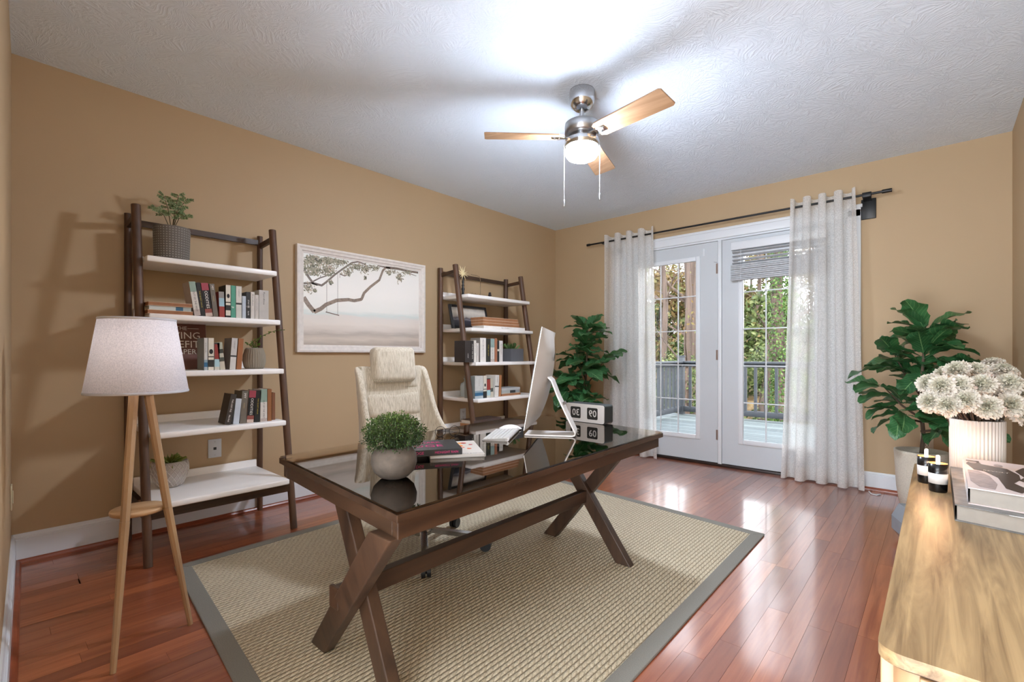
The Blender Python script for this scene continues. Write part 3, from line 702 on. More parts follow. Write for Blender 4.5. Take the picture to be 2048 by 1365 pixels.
# left bookcase, second shelf
z = B1[1][0]; X = -2.895
yc = (ybook(295, X) + ybook(386, X)) / 2; L = ybook(386, X) - ybook(295, X)
brown((X - .075, yc, ), (.15, L, .020), 0, z, 'brown book at the bottom of the flat stack, left bookcase second shelf')
flat((X - .075, yc, ), (.14, L * .93, .021), 0, z + .020, [(.62, 'c9cdc8'), (.18, '2f5f7d'), (.2, 'a8b0ac')], 'pale book with a blue spine patch in the flat stack beside the left bookcase post', cover='c9cdc8')
brown((X - .075, yc, ), (.15, L * .97, .019), 0, z + .041, 'brown book on top of the flat stack on the second shelf of the left bookcase')
book(X, 389, 402, z, .178, .12, [(.18, 'b6a9a2'), (.52, 'd2cec6'), (.3, '8ba294')], 'pale book reading OUT OF THE WEST leaning left on the second shelf', 8.5, [('OUT OF THE WEST', BTXT, .42, .012, .60)])
book(X, 402.5, 411, z, .176, .12, [(1, '1c1b18')], 'black book with yellow lettering leaning beside the ODDITIES book, second shelf', 8, [('THE QUIET HOUR', YTXT, .5, .008, .5)])
book(X, 411.5, 426, z, .176, .12, [(.1, 'c7b2a5'), (.12, '8c4a40'), (.56, '0f0f10'), (.22, '9c3f4c')], 'black and red book reading ODDITIES leaning left on the second shelf', 7.5, [('ODDITIES', WTXT, .5, .019, .52)])
book(X, 427, 437, z, .176, .12, [(1, '6e675c')], 'taupe book with white MY at its spine top leaning, second shelf', 6.5, [('MY', WTXT, .88, .016, .13), ('notes', plain('ink_tan', 'b9a573', .6), .55, .01, .16)])
book(X, 439, 450, z, .138, .12, [(.42, '96392f'), (.33, '9dc0cc'), (.25, '8d8b86')], 'short book with red, sky blue and grey spine bands on the second shelf', 2)
def circ(t, x, cy, cz, ry, rz, mat, n=20, name='printed_dot'):
    return MB().prism([(cy + ry * cos(2 * pi * i / n), cz + rz * sin(2 * pi * i / n)) for i in range(n)], x, x + .0006, 'yz').build(name, mat, t)
bk = book(X, 451.5, 461.5, z, .178, .12, [(.06, '26241f'), (.16, 'd8d2c2'), (.16, '1e201c'), (.07, 'd8d2c2'), (.03, '1e201c'), (.52, 'd8d2c2')], 'cream spine with black dot and black bars beside the green book, second shelf'); circ(bk, .0001, 0, .118, .007, .012, BTXT)
book(X, 462, 471.5, z, .178, .12, [(1, '4f9880')], 'sea green book standing between two white books on the second shelf', 0, [('p', WTXT, .32, .02, None)])
book(X, 472, 483.5, z, .177, .12, [(.42, 'ccccc4'), (.06, '3a3a36'), (.52, 'd2d0c8')], 'white book with a dark band right of the green book, second shelf', 0, [('CARNET', plain('ink_grey', '77756f', .6), .78, .008, .26)])
book(X, 484.5, 492, z, .125, .12, [(1, 'b9c4cf')], 'short pale blue book in the middle of the second shelf row')
book(X, 492.5, 501, z, .150, .12, [(.42, '2a2725'), (.06, '6c6864'), (.52, '2a2725')], 'dark book with white lettering right of the short pale blue one', 0, [('STAY ME', WTXT, .55, .010, .3), ('kirk', WTXT, .2, .010, .16)])
book(X, 501.5, 509.5, z, .152, .12, [(1, 'd3cec6')], 'white book with small black script beside the dark one, second shelf', 0, [('Karthen', BTXT, .7, .009, .42)])
book(X, 510, 517.5, z, .138, .12, [(1, 'c8c3bb')], 'short grey-white book left of the thick last book on the second shelf', 0, [('annals', plain('ink_grey', '77756f', .6), .6, .007, .5)])
book(X, 518, 537.5, z, .168, .12, [(1, 'bcb8b2')], 'thick light grey book at the right end of the second shelf row', 0, [('Fjordline', BTXT, .72, .012, .42)])
# third shelf
z = B1[2][0]; X = -2.86
bk = thing('book', (-3.135, ybook(384, -3.1), z), 'large reddish brown book leaning cover-out against the wall behind the lamp shade', 'book')
ct = Matrix.Translation((0, 0, 0)) @ Matrix.Rotation(radians(-8), 4, 'Y')
m = MB().box((-.02, -.165, 0), (0, .085, .265)); m.v = [ct @ p for p in m.v]; m.build('cover', plain('cover_rust', '6f4438', .45, var=.35, scale=9), bk)
m = MB().box((-.0185, -.16, .002), (-.0015, .0865, .263)); m.v = [ct @ p for p in m.v]; m.build('page_block', PAPER, bk)
for s, zz, sz, yy in (('THE', .232, .030, -.035), ('LIVING', .190, .056, -.030), ('BENEFIT', .140, .056, -.052), ('PAPER', .098, .040, -.022)):
    text(s, WTXT, bk, (.0012, yy, zz), (0, 1, 0), (0, 0, 1), sz, T=ct)
m = MB().box((0, -.005, .2315), (.001, .050, .2335)); m.v = [ct @ p for p in m.v]; m.build('printed_rule', WTXT, bk)
z_ = z
bk = book(X, 408, 415.5, z, .170, .12, [(.10, 'a9b3b6'), (.14, '2b6387'), (.08, '8aa0aa'), (.68, 'c4c4be')], 'pale book with a blue band near its foot beside the lamp shade, third shelf', 0, [('coast', plain('ink_grey', '77756f', .6), .7, .009, .3)], face='8d9492')
bk = book(X, 416.5, 428, z, .170, .12, [(.1, 'd8d2c2'), (.22, '232521'), (.08, 'd8d2c2'), (.03, '1e201c'), (.57, 'd8d2c2')], 'cream spine with black dot and bars on the third shelf'); circ(bk, .0001, 0, .098, .009, .013, BTXT)
book(X, 429, 439.5, z, .145, .12, [(.12, 'c9c6bb'), (.28, 'a6c8d0'), (.55, '8f332c'), (.05, '2a241f')], 'red and pale blue book in the middle of the third shelf')
bk = book(X, 440.5, 451, z, .148, .11, [(.3, 'c7c0ae'), (.15, '4b5048'), (.15, 'b9b6a6'), (.15, '33382f'), (.25, 'aeb1a0')], 'cream book with dark leafy pattern leaning on the third shelf', 6)
book(X, 459, 471, z, .172, .12, [(.4, 'cfcdc7'), (.05, '2f3330'), (.55, 'c3c1bd')], 'white book with a grey side and dark band leaning right, third shelf', -4, [('CARNET', plain('ink_grey', '77756f', .6), .78, .009, .26)], face='7e7773')
book(X, 472.5, 483, z, .170, .12, [(1, '9c6238')], 'orange-brown book with pale edges beside the ribbed pot, third shelf', -4)
# fourth shelf
z = B1[3][0]; X = -2.845
bk = book(X, 449, 461, z, .165, .11, [(1, '3a332d')], 'dark brown book leaning right at the left end of the fourth shelf row', -11, [('THE LOST FILE', WTXT, .62, .011, .42), ('Min Keh', WTXT, .2, .011, .22)])
book(X, 466, 478, z, .138, .11, [(1, 'bfc8d2')], 'short pale blue book behind the leaning brown one, fourth shelf', -6)
book(X, 479.5, 492, z, .178, .12, [(1, '6e675c')], 'taupe book with white lettering at its top, fourth shelf', -4, [('MY', WTXT, .85, .016, .15), ('notes', plain('ink_tan', 'b9a573', .6), .55, .01, .16)])
book(X, 493, 507, z, .178, .12, [(.1, 'c7b2a5'), (.12, '8c4a40'), (.56, '0f0f10'), (.22, '9c3f4c')], 'black and red book reading ODDITIES on the fourth shelf', -5, [('ODDITIES', WTXT, .5, .019, .52)])
book(X, 508, 519, z, .178, .12, [(1, '1c1b18')], 'black book with yellow lettering on the fourth shelf', -3.5, [('THE QUIET HOUR', YTXT, .5, .008, .5)])
book(X, 520.5, 534.5, z, .184, .12, [(.1, 'b6a9a2'), (.5, 'd2cec6'), (.4, '8ba294')], 'pale book reading OUT OF THE WEST upright on the fourth shelf', 0, [('OUT OF THE WEST', BTXT, .38, .012, .56)])
book(X, 535.2, 543.5, z, .182, .12, [(1, '8f5c34')], 'tall orange-brown book at the right end of the fourth shelf row')
book(X - .03, 544, 550.5, z, .158, .10, [(1, '7b4f33')], 'short brown book last on the right on the fourth shelf')
# right bookcase
z = B2[1][0]; X = -2.91
yl = ybook(966, X); yr = ybook(1046, X)
flat((X - .095, (yl + yr) / 2 + .03), (.17, yr - yl + .02, .026), 0, z, None, 'white book with faint title at the bottom of the stack beside the black frame', cover='ece8e2', spine_txt=('Rally   of  reform', plain('ink_greyl', '9a958f', .6)))
for i, lb in enumerate(('kraft brown book second from the bottom beside the black picture frame', 'kraft brown book third from the bottom beside the black picture frame', 'kraft brown book on top of the stack beside the black picture frame')):
    brown((X - .105, (yl + yr) / 2 - .005 * i), (.16, yr - yl - .04 - .014 * i, .0255), 0, z + .026 + .0255 * i, lb, cover='a26f4a')
z = B2[2][0]; X = -2.86
book(X, 930, 942, z, .178, .13, [(1, '2b2320')], 'thick dark brown book at the left end of the right bookcase third shelf', 0, [('LOST', WTXT, .3, .012, .2)])
book(X, 942.3, 947.5, z, .178, .12, [(1, '2a2622')], 'dark book with white letters on the third shelf of the right bookcase', 0, [('STAY ME kirk', WTXT, .5, .012, .7)])
book(X, 948, 952.5, z, .182, .12, [(1, 'ddd8cf')], 'white book with black script on the third shelf of the right bookcase', 0, [('Karthen', BTXT, .65, .011, .45)])
book(X, 953, 957.5, z, .160, .12, [(1, 'cfcac2')], 'short off-white book left of the thick white one, right bookcase', 0, [('annals', plain('ink_grey', '77756f', .6), .6, .009, .5)])
book(X, 960.5, 972, z, .205, .12, [(1, 'e2dfd8')], 'thick white book with black title in the middle of the right bookcase', 0, [('Fjordline', BTXT, .72, .016, .42), ('ILIFILIH', plain('ink_grey', '77756f', .6), .4, .010, .35)], face='8f8984')
book(X, 972.4, 981, z, .200, .12, [(1, '24251c')], 'black book with olive lettering on the third shelf of the right bookcase', 0, [('THE QUIET', YTXT, .5, .012, .5)])
book(X, 981.4, 989, z, .202, .12, [(.12, 'b6a9a2'), (.5, 'd2cec6'), (.38, '8fa5a0')], 'pale green and white book with black title on the right bookcase', 0, [('OUT OF THE WEST', BTXT, .42, .012, .6)])
book(X, 989.4, 994.5, z, .206, .12, [(1, 'a3694a')], 'narrow rust-brown book among the white books of the right bookcase')
book(X, 995, 998.5, z, .186, .12, [(.5, '202020'), (.1, 'd8d2c2'), (.4, '202020')], 'narrow black book near the grey planter on the right bookcase')
book(X, 999, 1005.5, z, .186, .12, [(1, 'd9d4ce')], 'white book with black capitals beside the grey square planter', 0, [('RETREAT', BTXT, .6, .013, .5)])
z = B2[3][0]; X = -2.85
book(X, 950, 966.5, z, .190, .13, [(.12, 'a9b3b6'), (.14, '2b6387'), (.08, '8aa0aa'), (.66, 'c9c9c4')], 'pale book with blue foot band beside the glass jar, fourth shelf', 0, [('coast', plain('ink_grey', '77756f', .6), .7, .012, .3)], face='8d9492')
bk = book(X, 967, 973.5, z, .190, .12, [(.3, '232521'), (.08, 'd8d2c2'), (.03, '1e201c'), (.59, 'd8d2c2')], 'cream spine with black dot on the fourth shelf of the right bookcase'); circ(bk, .0001, 0, .11, .009, .014, BTXT)
book(X, 974, 981, z, .165, .12, [(.12, 'c9c6bb'), (.28, 'a6c8d0'), (.55, '9c3a30'), (.05, '2a241f')], 'red and pale blue book on the fourth shelf of the right bookcase')
book(X, 981.5, 987, z, .160, .12, [(.3, 'c7c0ae'), (.2, '4b5048'), (.5, 'b9b6a6')], 'cream book with dark leafy pattern on the right bookcase', 3)
book(X, 989.5, 997, z, .190, .12, [(.45, 'dedbd5'), (.05, '2f3330'), (.5, 'd3d1cc')], 'white book with thin dark band leaning right on the right bookcase', -3, [('CARNET', plain('ink_grey', '77756f', .6), .78, .01, .26)])
book(X, 998, 1002, z, .188, .12, [(1, 'a9734a')], 'orange-brown book with pale edge at the row end of the right bookcase', -3)
yl, yr = ybook(1004, X), ybook(1042, X)
brown((X - .08, (yl + yr) / 2), (.15, yr - yl, .022), 0, z, 'brown book under two others right of the leaning row, right bookcase')
flat((X - .08, (yl + yr) / 2), (.14, (yr - yl) * .95, .026), 0, z + .022, [(.45, 'a9aeaa'), (.3, '23262a'), (.25, '8d9294')], 'grey and black book in the middle of the small flat stack on the right bookcase', cover='8d9490')
flat((X - .08, (yl + yr) / 2), (.145, (yr - yl) * .97, .022), 0, z + .048, None, 'silvery book on top of the small flat stack on the right bookcase', cover='b7babb')
z = B2[4][0]; X = -2.80
yl, yr = ybook(948, X), ybook(1006, X)
brown((X - .09, (yl + yr) / 2), (.17, yr - yl, .028), 0, z, 'kraft brown book at the stack foot on the lowest right bookcase shelf', cover='b07a50')
flat((X - .09, (yl + yr) / 2), (.165, (yr - yl) * .98, .030), 0, z + .028, None, 'light grey book inside the stack on the lowest shelf of the right bookcase', cover='c4bfb8')
brown((X - .09, (yl + yr) / 2), (.165, (yr - yl) * .98, .030), 0, z + .058, 'kraft brown book third up on the lowest shelf of the right bookcase', cover='b07a50')
flat((X - .09, (yl + yr) / 2), (.16, (yr - yl) * .94, .028), 0, z + .088, None, 'book with a dark cover on top of the stack on the lowest shelf, right bookcase', cover='4a3a33')
# ------------------------------------------------------------------ ceiling fan
FX, FY = -1.44, 2.175
fn_ = thing('ceiling_fan', (FX, FY, 2.44), 'brushed nickel ceiling fan with three light wood blades and a lit round lamp', 'ceiling fan')
MB().lathe([(0, 0), (.066, 0), (.068, -.01), (.068, -.055), (.060, -.085), (.036, -.105), (.02, -.108), (0, -.108)], 40).build('canopy', CHROME, fn_)
MB().tube([(0, 0, -.10), (0, 0, -.19)], .013, 16).build('downrod', NICKEL, fn_)
MB().lathe([(0, -.165), (.03, -.168), (.075, -.172), (.091, -.182), (.093, -.20), (.093, -.235), (.080, -.245), (0, -.245)], 48).build('motor_housing', NICKEL, fn_)
MB().lathe([(0, -.245), (.072, -.245), (.072, -.262), (.09, -.268), (.093, -.275), (.093, -.307), (.088, -.310), (0, -.310)], 48).build('light_fitter', CHROME, fn_)
MB().lathe([(.0, -.310), (.087, -.310), (.090, -.326), (.088, -.348), (.076, -.366), (.05, -.378), (0, -.383)], 48).build('lamp_glass', emis('lamp_glow', 'e4eeff', FAN_LAMP), fn_)
for deg, ln in ((224, .53), (351, .53), (107, .53)):
    a = radians(deg); R_ = Matrix.Rotation(a, 4, 'Z') @ Matrix.Rotation(radians(-12), 4, 'X')
    m = MB(); out = [(.105, -.042), (.13, -.056), (ln - .012, -.066), (ln, -.058), (ln, .058), (ln - .012, .066), (.13, .056), (.105, .042)]
    m.prism(out, -.2575, -.251); m.v = [Matrix.Translation((0, 0, -.254)) @ (R_ @ (p - Vector((0, 0, -.254)))) for p in m.v]
    b_ = m.build('blade', BLADE, fn_)
    m = MB().box((.05, -.022, -.262), (.165, .022, -.2578), .002)
    for q in ((.125, -.012), (.125, .012), (.15, 0)): m.tube([(q[0], q[1], -.262), (q[0], q[1], -.265)], .004, 8)
    m.v = [Matrix.Translation((0, 0, -.254)) @ (R_ @ (p - Vector((0, 0, -.254)))) for p in m.v]; m.build('blade_bracket', CHROME, b_)
    e = MB().prism([(q[0] * 1.0005, q[1] * 1.012) for q in out], -.2512, -.2502); e.v = [Matrix.Translation((0, 0, -.254)) @ (R_ @ (p - Vector((0, 0, -.254)))) for p in e.v]; e.build('dark_upper_veneer', plain('dark_veneer', '5c5048', .5), b_)
for dx, zt in ((-.094, -.592), (.094, -.555)):
    px, py = dx * .7443, dx * .6678
    c_ = MB().tube([(px, py, -.29), (px * 1.03, py * 1.03, -.30), (px * 1.03, py * 1.03, zt)], .0012, 6).build('pull_chain', plain('pull_cord', 'eeeae4', .4, var=0), fn_)
    MB().lathe([(0, 0), (.003, -.002), (.005, -.03), (.0045, -.04), (0, -.042)], 12, (px * 1.03, py * 1.03, zt)).build('chain_weight', NICKEL, c_)

# ------------------------------------------------------------------ framed print on the wall
pc = thing('framed_picture', (XL, 1.9725, 1.392), 'white framed beach print of a bare branch with a rope swing above the office chair', 'picture')
y0, y1, z0, z1, fw = 1.428, 2.517, 1.020, 1.764, .052
FR = plain('whitewashed_wood', 'e4ddd6', .55, var=.06, scale=40)
def mitre(n_, a, b, c, d):  # outer a->b, inner d<-c, stepped profile
    m = MB(); prof = [(0, .0), (0, .034), (.25, .036), (.45, .028), (.7, .026), (.8, .018), (1, .016), (1, 0)]
    rows = []
    for P0, P1 in ((a, d), (b, c)):
        rows.append([(XL + h, P0[0] + (P1[0] - P0[0]) * f, P0[1] + (P1[1] - P0[1]) * f) for f, h in prof])
    m.grid(rows, sm=False); m.build(n_, FR, pc, world=True)
o4 = [(y0, z0), (y1, z0), (y1, z1), (y0, z1)]; i4 = [(y0 + fw, z0 + fw), (y1 - fw, z0 + fw), (y1 - fw, z1 - fw), (y0 + fw, z1 - fw)]
for i in range(4): mitre('frame_rail', o4[i], o4[(i + 1) % 4], i4[(i + 1) % 4], i4[i])
MB().box((XL, y0 + .004, z0 + .004), (XL + .01, y1 - .004, z1 - .004)).build('backing', plain('backing_board', 'b9aa98', .8), pc, world=True)
k = NT('beach_print'); uv = k.n('UVMap').outputs[0]; sp = k.n('SeparateXYZ', {0: uv})
nz = k.n('TexNoise', {'Vector': k.n('Mapping', {'Vector': uv, 'Scale': (5, 22, 1)}).outputs[0], 'Scale': 1.0, 'Detail': 6.0}).outputs[0]
v_ = k.math('ADD', sp.outputs[1], k.math('MULTIPLY', k.math('SUBTRACT', nz, .5), .10))
v_ = k.math('ADD', v_, k.math('MULTIPLY', sp.outputs[0], -.03))
col = k.ramp(v_, [(0, 'b9aca0'), (.07, 'd9cdc0'), (.12, 'c3b8ae'), (.17, 'ded4ca'), (.24, 'ece3da'), (.32, 'e9e3dc'), (.35, 'dfe7e2'), (.40, 'f4f4ee'), (.6, 'fbf8f2'), (.85, 'f8f6f0'), (1, 'eceee8')])
k.set(color=col, rough=.35); ART = k.m
MB().add([(XL + .0105, y0 + fw - .004, z0 + fw - .004), (XL + .0105, y1 - fw + .004, z0 + fw - .004), (XL + .0105, y1 - fw + .004, z1 - fw + .004), (XL + .0105, y0 + fw - .004, z1 - fw + .004)], [(0, 1, 2, 3)], False, [(0, 0), (1, 0), (1, 1), (0, 1)]).build('print', ART, pc, world=True)
def art(X, Y, dx=.011):
    s = (X - 140) / 1300; a = s / (1.243 - .243 * s); b = (1210 - Y) / (1075 - 210 * s)
    return Vector((XL + dx, y0 + fw + a * (y1 - y0 - 2 * fw), z0 + fw + min(.995, b) * (z1 - z0 - 2 * fw)))
def ribbon(m, pts, w0, w1, dx=.011):
    P_ = [art(x, y, dx) for x, y in pts]; n = len(P_)
    for i in range(n - 1):
        d = (P_[i + 1] - P_[i]).normalized(); q = Vector((0, -d.z, d.y)); wa = w0 + (w1 - w0) * i / (n - 1); wb = w0 + (w1 - w0) * (i + 1) / (n - 1)
        e = d * .002; m.add([P_[i] - q * wa - e, P_[i] + q * wa - e, P_[i + 1] + q * wb + e, P_[i + 1] - q * wb + e], [(0, 1, 2, 3)])
BR = plain('print_branch', '978678', .4, var=.25, scale=70); BRD = plain('print_branch_dark', '7c6d62', .4, var=.25, scale=70)
m = MB(); ribbon(m, [(145, 660), (200, 745), (265, 825), (340, 790), (400, 740), (520, 690), (650, 680), (720, 692), (800, 675), (830, 600), (900, 530), (1000, 450), (1040, 340), (1075, 305)], .016, .008)
m.build('printed_branch', BR, pc, world=True)
m = MB(); ribbon(m, [(150, 335), (200, 420), (250, 490), (350, 518), (400, 480), (500, 390), (580, 330), (690, 252), (760, 240), (830, 265), (880, 330)], .009, .004, .0112)
ribbon(m, [(255, 470), (330, 430), (420, 400), (470, 380)], .005, .003, .0112); ribbon(m, [(145, 495), (230, 490), (300, 515)], .007, .005, .0112)
ribbon(m, [(560, 385), (610, 405), (655, 390), (660, 330)], .004, .003, .0112); ribbon(m, [(1075, 305), (1200, 318), (1320, 345), (1430, 362)], .009, .008, .0112); ribbon(m, [(980, 285), (1060, 300), (1120, 312)], .004, .006, .0112)
ribbon(m, [(1340, 375), (1410, 400)], .003, .002, .0112); m.build('printed_upper_branches', BRD, pc, world=True)
m = MB()
for a_, b_ in (((407, 490), (407, 825)), ((531, 380), (531, 862)), ((556, 370), (556, 425))): ribbon(m, [a_, b_], .0012, .0012, .0113)
ribbon(m, [(398, 826), (545, 864)], .0035, .0035, .0113); m.build('printed_swing', BRD, pc, world=True)
rr = random.Random(5); m = MB(); PL = facecolor('print_leaf', [(0, '4f4c42'), (.4, '8b8a72'), (.75, 'b3ac98'), (1, 'c9b7a2')], .5, 0)
for (cx, cy, sx, sy, n) in ((260, 220, 110, 60, 240), (430, 230, 110, 50, 200), (250, 340, 100, 60, 190), (420, 340, 80, 60, 150), (560, 240, 80, 40, 110), (640, 360, 60, 40, 60), (740, 300, 80, 40, 80), (840, 320, 60, 50, 90), (950, 310, 50, 30, 50), (1230, 420, 35, 50, 90), (1120, 360, 60, 25, 45), (190, 540, 60, 50, 70), (270, 580, 30, 25, 25), (450, 480, 25, 30, 25), (1300, 360, 60, 20, 40), (840, 430, 15, 20, 18), (160, 270, 30, 70, 50)):
    for _ in range(n):
        X_, Y_ = rr.gauss(cx, sx * .5), rr.gauss(cy, sy * .5)
        if X_ < 148 or X_ > 1430 or Y_ < 150 + (X_ - 140) * .165: continue
        c = art(X_, Y_, .0115 + rr.random() * .0006); an = rr.random() * 6.28; s = rr.uniform(.006, .015); d = Vector((0, cos(an), sin(an))); q = Vector((0, -sin(an), cos(an))); m.rnd = rr.random() + .001
        m.add([c - d * s, c + q * s * .4, c + d * s, c - q * s * .4], [(0, 1, 2, 3)])
f = m.build('printed_foliage', PL, pc, world=True); f['kind'] = 'stuff'
# ------------------------------------------------------------------ floor lamp
AX = Vector((-2.159, .3735, 0)); lp = thing('floor_lamp', AX, 'wooden tripod floor lamp with pale grey drum shade and a small round tray', 'floor lamp')
k = NT('shade_linen'); n = k.n('TexNoise', {'Vector': k.coord((260, 260, 260)), 'Scale': 1.0, 'Detail': 3.0}).outputs[0]
cc = k.ramp(n, [(.3, 'c9cad2'), (.7, 'e6e5ea')]); df = k.n('BsdfDiffuse', {'Color': cc}).outputs[0]; tr = k.n('BsdfTranslucent', {'Color': cc}).outputs[0]
k.t.links.new(k.n('MixShader', {0: .36, 1: df, 2: tr}).outputs[0], k.out.inputs[0]); SHADE = k.m
sh = MB().lathe([(.1515, .866), (.1525, .868), (.1135, 1.127), (.1125, 1.1285)], 72).build('lamp_shade', SHADE, lp); smooth_mods(sh, thick=.0012, off=-1)
MB().lathe([(.1525, .863), (.154, .866), (.1525, .872), (.151, .870), (.151, .864), (.1525, .863)], 72).build('shade_trim', plain('shade_trim', 'c5c6cc', .8), sh)
MB().lathe([(.1145, 1.124), (.1155, 1.128), (.114, 1.132), (.1125, 1.130), (.1125, 1.125), (.1145, 1.124)], 72).build('shade_trim', plain('shade_trim', 'c5c6cc', .8), sh)
for f in (Vector((-1.924, .270, 0)), Vector((-2.060, .511, 0)), Vector((-2.45, .361, 0))):
    d = f - AX; d.z = 0; top = d * .17 + Vector((0, 0, .885)); mid = d * .56 + Vector((0, 0, .44)); ft = d
    g_ = MB().tube([top, mid + (top - mid) * .002], [.0150, .0135], 8, sm=False).tube([mid, ft], [.0142, .0085], 8, sm=False).build('leg', OAKZ, lp)
MB().lathe([(0, .432), (.080, .432), (.082, .436), (.082, .442), (.080, .446), (0, .446)], 48).build('tray', wood('tray_oak', 'a88259', 'c7a37a', 1, 1.4, .4), lp)
MB().lathe([(0, .855), (.05, .855), (.052, .86), (.052, .885), (0, .885)], 32).build('top_block', OAKZ, lp)
MB().tube([(0, 0, .885), (0, 0, .93)], .016, 12).build('socket', TRIM, lp)
MB().lathe([(0, .93), (.012, .932), (.028, .965), (.03, .985), (.02, 1.005), (0, 1.012)], 20).build('bulb', emis('bulb_glow', 'ffe9cc', 6), lp)
light('floor_lamp_bulb', 'POINT', (AX.x, AX.y, 1.03), (0, 0, 0), 1.1, (1, .88, .76), shadow_soft_size=.03)

# ------------------------------------------------------------------ sideboard
SX0, SX1, SY0, SY1, SZ = -.062, .352, .815, 2.31, .600
sb = thing('sideboard', ((SX0 + SX1) / 2, (SY0 + SY1) / 2, 0), 'light oak sideboard with rounded corners standing against the right wall', 'sideboard')
def rrect(x0, y0, x1, y1, r, n=6):
    out = []
    for cx, cy, a0 in ((x1 - r, y1 - r, 0), (x0 + r, y1 - r, 90), (x0 + r, y0 + r, 180), (x1 - r, y0 + r, 270)):
        for i in range(n + 1):
            a = radians(a0 + 90 * i / n); out.append((cx + r * cos(a), cy + r * sin(a)))
    return out
o = MB().prism(rrect(SX0, SY0, SX1, SY1, .030), SZ - .018, SZ, sm=True).build('top_panel', OAK, sb, world=True); smooth_mods(o, bev=.003)
MB().prism(rrect(SX0 + .006, SY0 + .006, SX1, SY1 - .006, .026), SZ - .022, SZ - .018, sm=True).build('shadow_gap', plain('dark_gap', '4b382a', .8), sb, world=True)
OAKV = wood('oak_vertical', '957350', 'bb9872', 2, .55, .4)
MB().prism(rrect(SX0 + .016, SY0 + .012, SX1 - .001, SY1 - .012, .026), .10, SZ - .022, sm=True).build('carcass', OAKV, sb, world=True)
MB().box((SX0 + .045, SY0 + .002, .10), (SX1 - .002, SY0 + .016, SZ - .024), .002).build('side_panel', OAKV, sb, world=True)
MB().box((SX0 + .045, SY1 - .016, .10), (SX1 - .002, SY1 - .002, SZ - .024), .002).build('side_panel', OAKV, sb, world=True)
for i in range(3):
    a = SY0 + .035 + i * .475; MB().box((SX0 + .002, a, .105), (SX0 + .02, a + .470, SZ - .026), .002).build('door', OAKV, sb, world=True)
for x in (SX0 + .05, SX1 - .05):
    for y in (SY0 + .06, SY1 - .06): MB().tube([(x, y, .10), (x, y, 0)], [.018, .012], 16).build('leg', OAKV, sb, world=True)
# vase and flowers
VX, VY = .096, 2.150
k = NT('white_ceramic_vase'); k.set(color='e4dfd9', rough=.4, spec=.4); tr = k.n('BsdfTranslucent', {'Color': lin('f1dccb')}).outputs[0]
k.t.links.new(k.n('MixShader', {0: .15, 1: k.b.outputs[0], 2: tr}).outputs[0], k.out.inputs[0]); VASE = k.m
vs = thing('fluted_vase', (VX, VY, SZ), 'white fluted cylinder vase holding the flowers on the sideboard', 'vase')
MB().lathe([(0, 0), (.062, 0), (.065, .004), (.066, .19), (.063, .192), (.061, .188), (.060, .02), (0, .015)], 360, rib=.018, ribn=45).build('vase_body', VASE, vs)
PET = facecolor('carnation_petal', [(0, '99977c'), (.3, 'c2bdaa'), (.6, 'd6cfc3'), (.9, 'dfd6cb'), (1, 'cfae9f')], .8, .2)
STEM = plain('dried_stem', '4a3a2e', .8)
def blossom(seed, r=.035):
    q = random.Random(seed); m = MB()
    for i in range(130):
        f = i / 129; el = (1 - f) ** .8 * 1.45 - .35 * f + q.uniform(-.14, .14); az = i * 2.39996; rad = r * (.78 + .22 * f) * q.uniform(.84, 1.1)
        d = Vector((cos(az) * cos(el), sin(az) * cos(el), sin(el) * .78)); base = d * r * .12; tip = d * rad
        sd = Vector((-sin(az), cos(az), 0)); nn = d.cross(sd); wd = r * q.uniform(.18, .30); m.rnd = max(0, min(1, .12 + .8 * f * q.uniform(.7, 1.1))) + .001
        pts = []; nseg = 5
        for j in range(nseg + 1):
            u = (j / nseg - .5) * 2; z_ = (q.uniform(-.2, .2)) * r; pts.append(tip + sd * u * wd - d * (abs(u) ** 2) * r * .10 + nn * z_ + d * (.13 * r if j % 2 else 0))
        midp = [base * .5 + tip * .5 + sd * u2 * wd * .6 for u2 in (-1, 1)]
        vs_ = [base, midp[0], midp[1]] + pts
        m.add(vs_, [(0, 2, 1), (1, 2, 8, 7, 6, 5, 4, 3)][:1] + [(1, 3, 4, 5), (1, 5, 6, 2), (2, 6, 7, 8)])
    return m.mesh('blossom', PET)
BL = [blossom(i) for i in range(4)]
Fpx = [(1859, 769, 1.50), (1863, 805, 1.46), (1896, 811, 1.42), (1884, 774, 1.44), (1915, 742, 1.50), (1918, 773, 1.43), (1932, 801, 1.40), (1950, 744, 1.50), (1964, 771, 1.42), (1975, 815, 1.38), (1979, 744, 1.56), (2007, 744, 1.52), (2017, 769, 1.42), (2020, 811, 1.40), (2033, 788, 1.48), (1987, 730, 1.62), (1890, 752, 1.55), (2043, 797, 1.54), (2041, 826, 1.42), (1940, 752, 1.62), (2000, 800, 1.62), (1905, 795, 1.58)]
for i, (u, v, d) in enumerate(Fpx):
    q = ray(u, v); p = Vector((q[0] * d, q[1] * d, 1 + q[2] * d)); t = thing('carnation', p, 'cream ruffled carnation in the bouquet of the fluted vase', 'flower', 0, 'flowers in the fluted vase')
    out = (p - Vector((VX, VY, .80))).normalized(); out = (out * .75 + Vector((-.12, -.45, .15))).normalized()
    b_ = bpy.data.objects.new('blossom', BL[i % 4]); C.objects.link(b_); b_.parent = t; b_.rotation_euler = out.to_track_quat('Z', 'Y').to_euler()
    s0 = p - out * .012; m_ = Vector((VX + (p.x - VX) * .5, VY + (p.y - VY) * .5, (p.z + .80) / 2 - .005)); ent = Vector((VX + (p.x - VX) * .25, VY + (p.y - VY) * .2, .785)); bot = Vector((VX - (p.x - VX) * .1, VY, .64))
    MB().tube([s0, m_, ent, bot], [.002, .0022, .0025, .002], 6).build('stem', STEM, t, world=True)
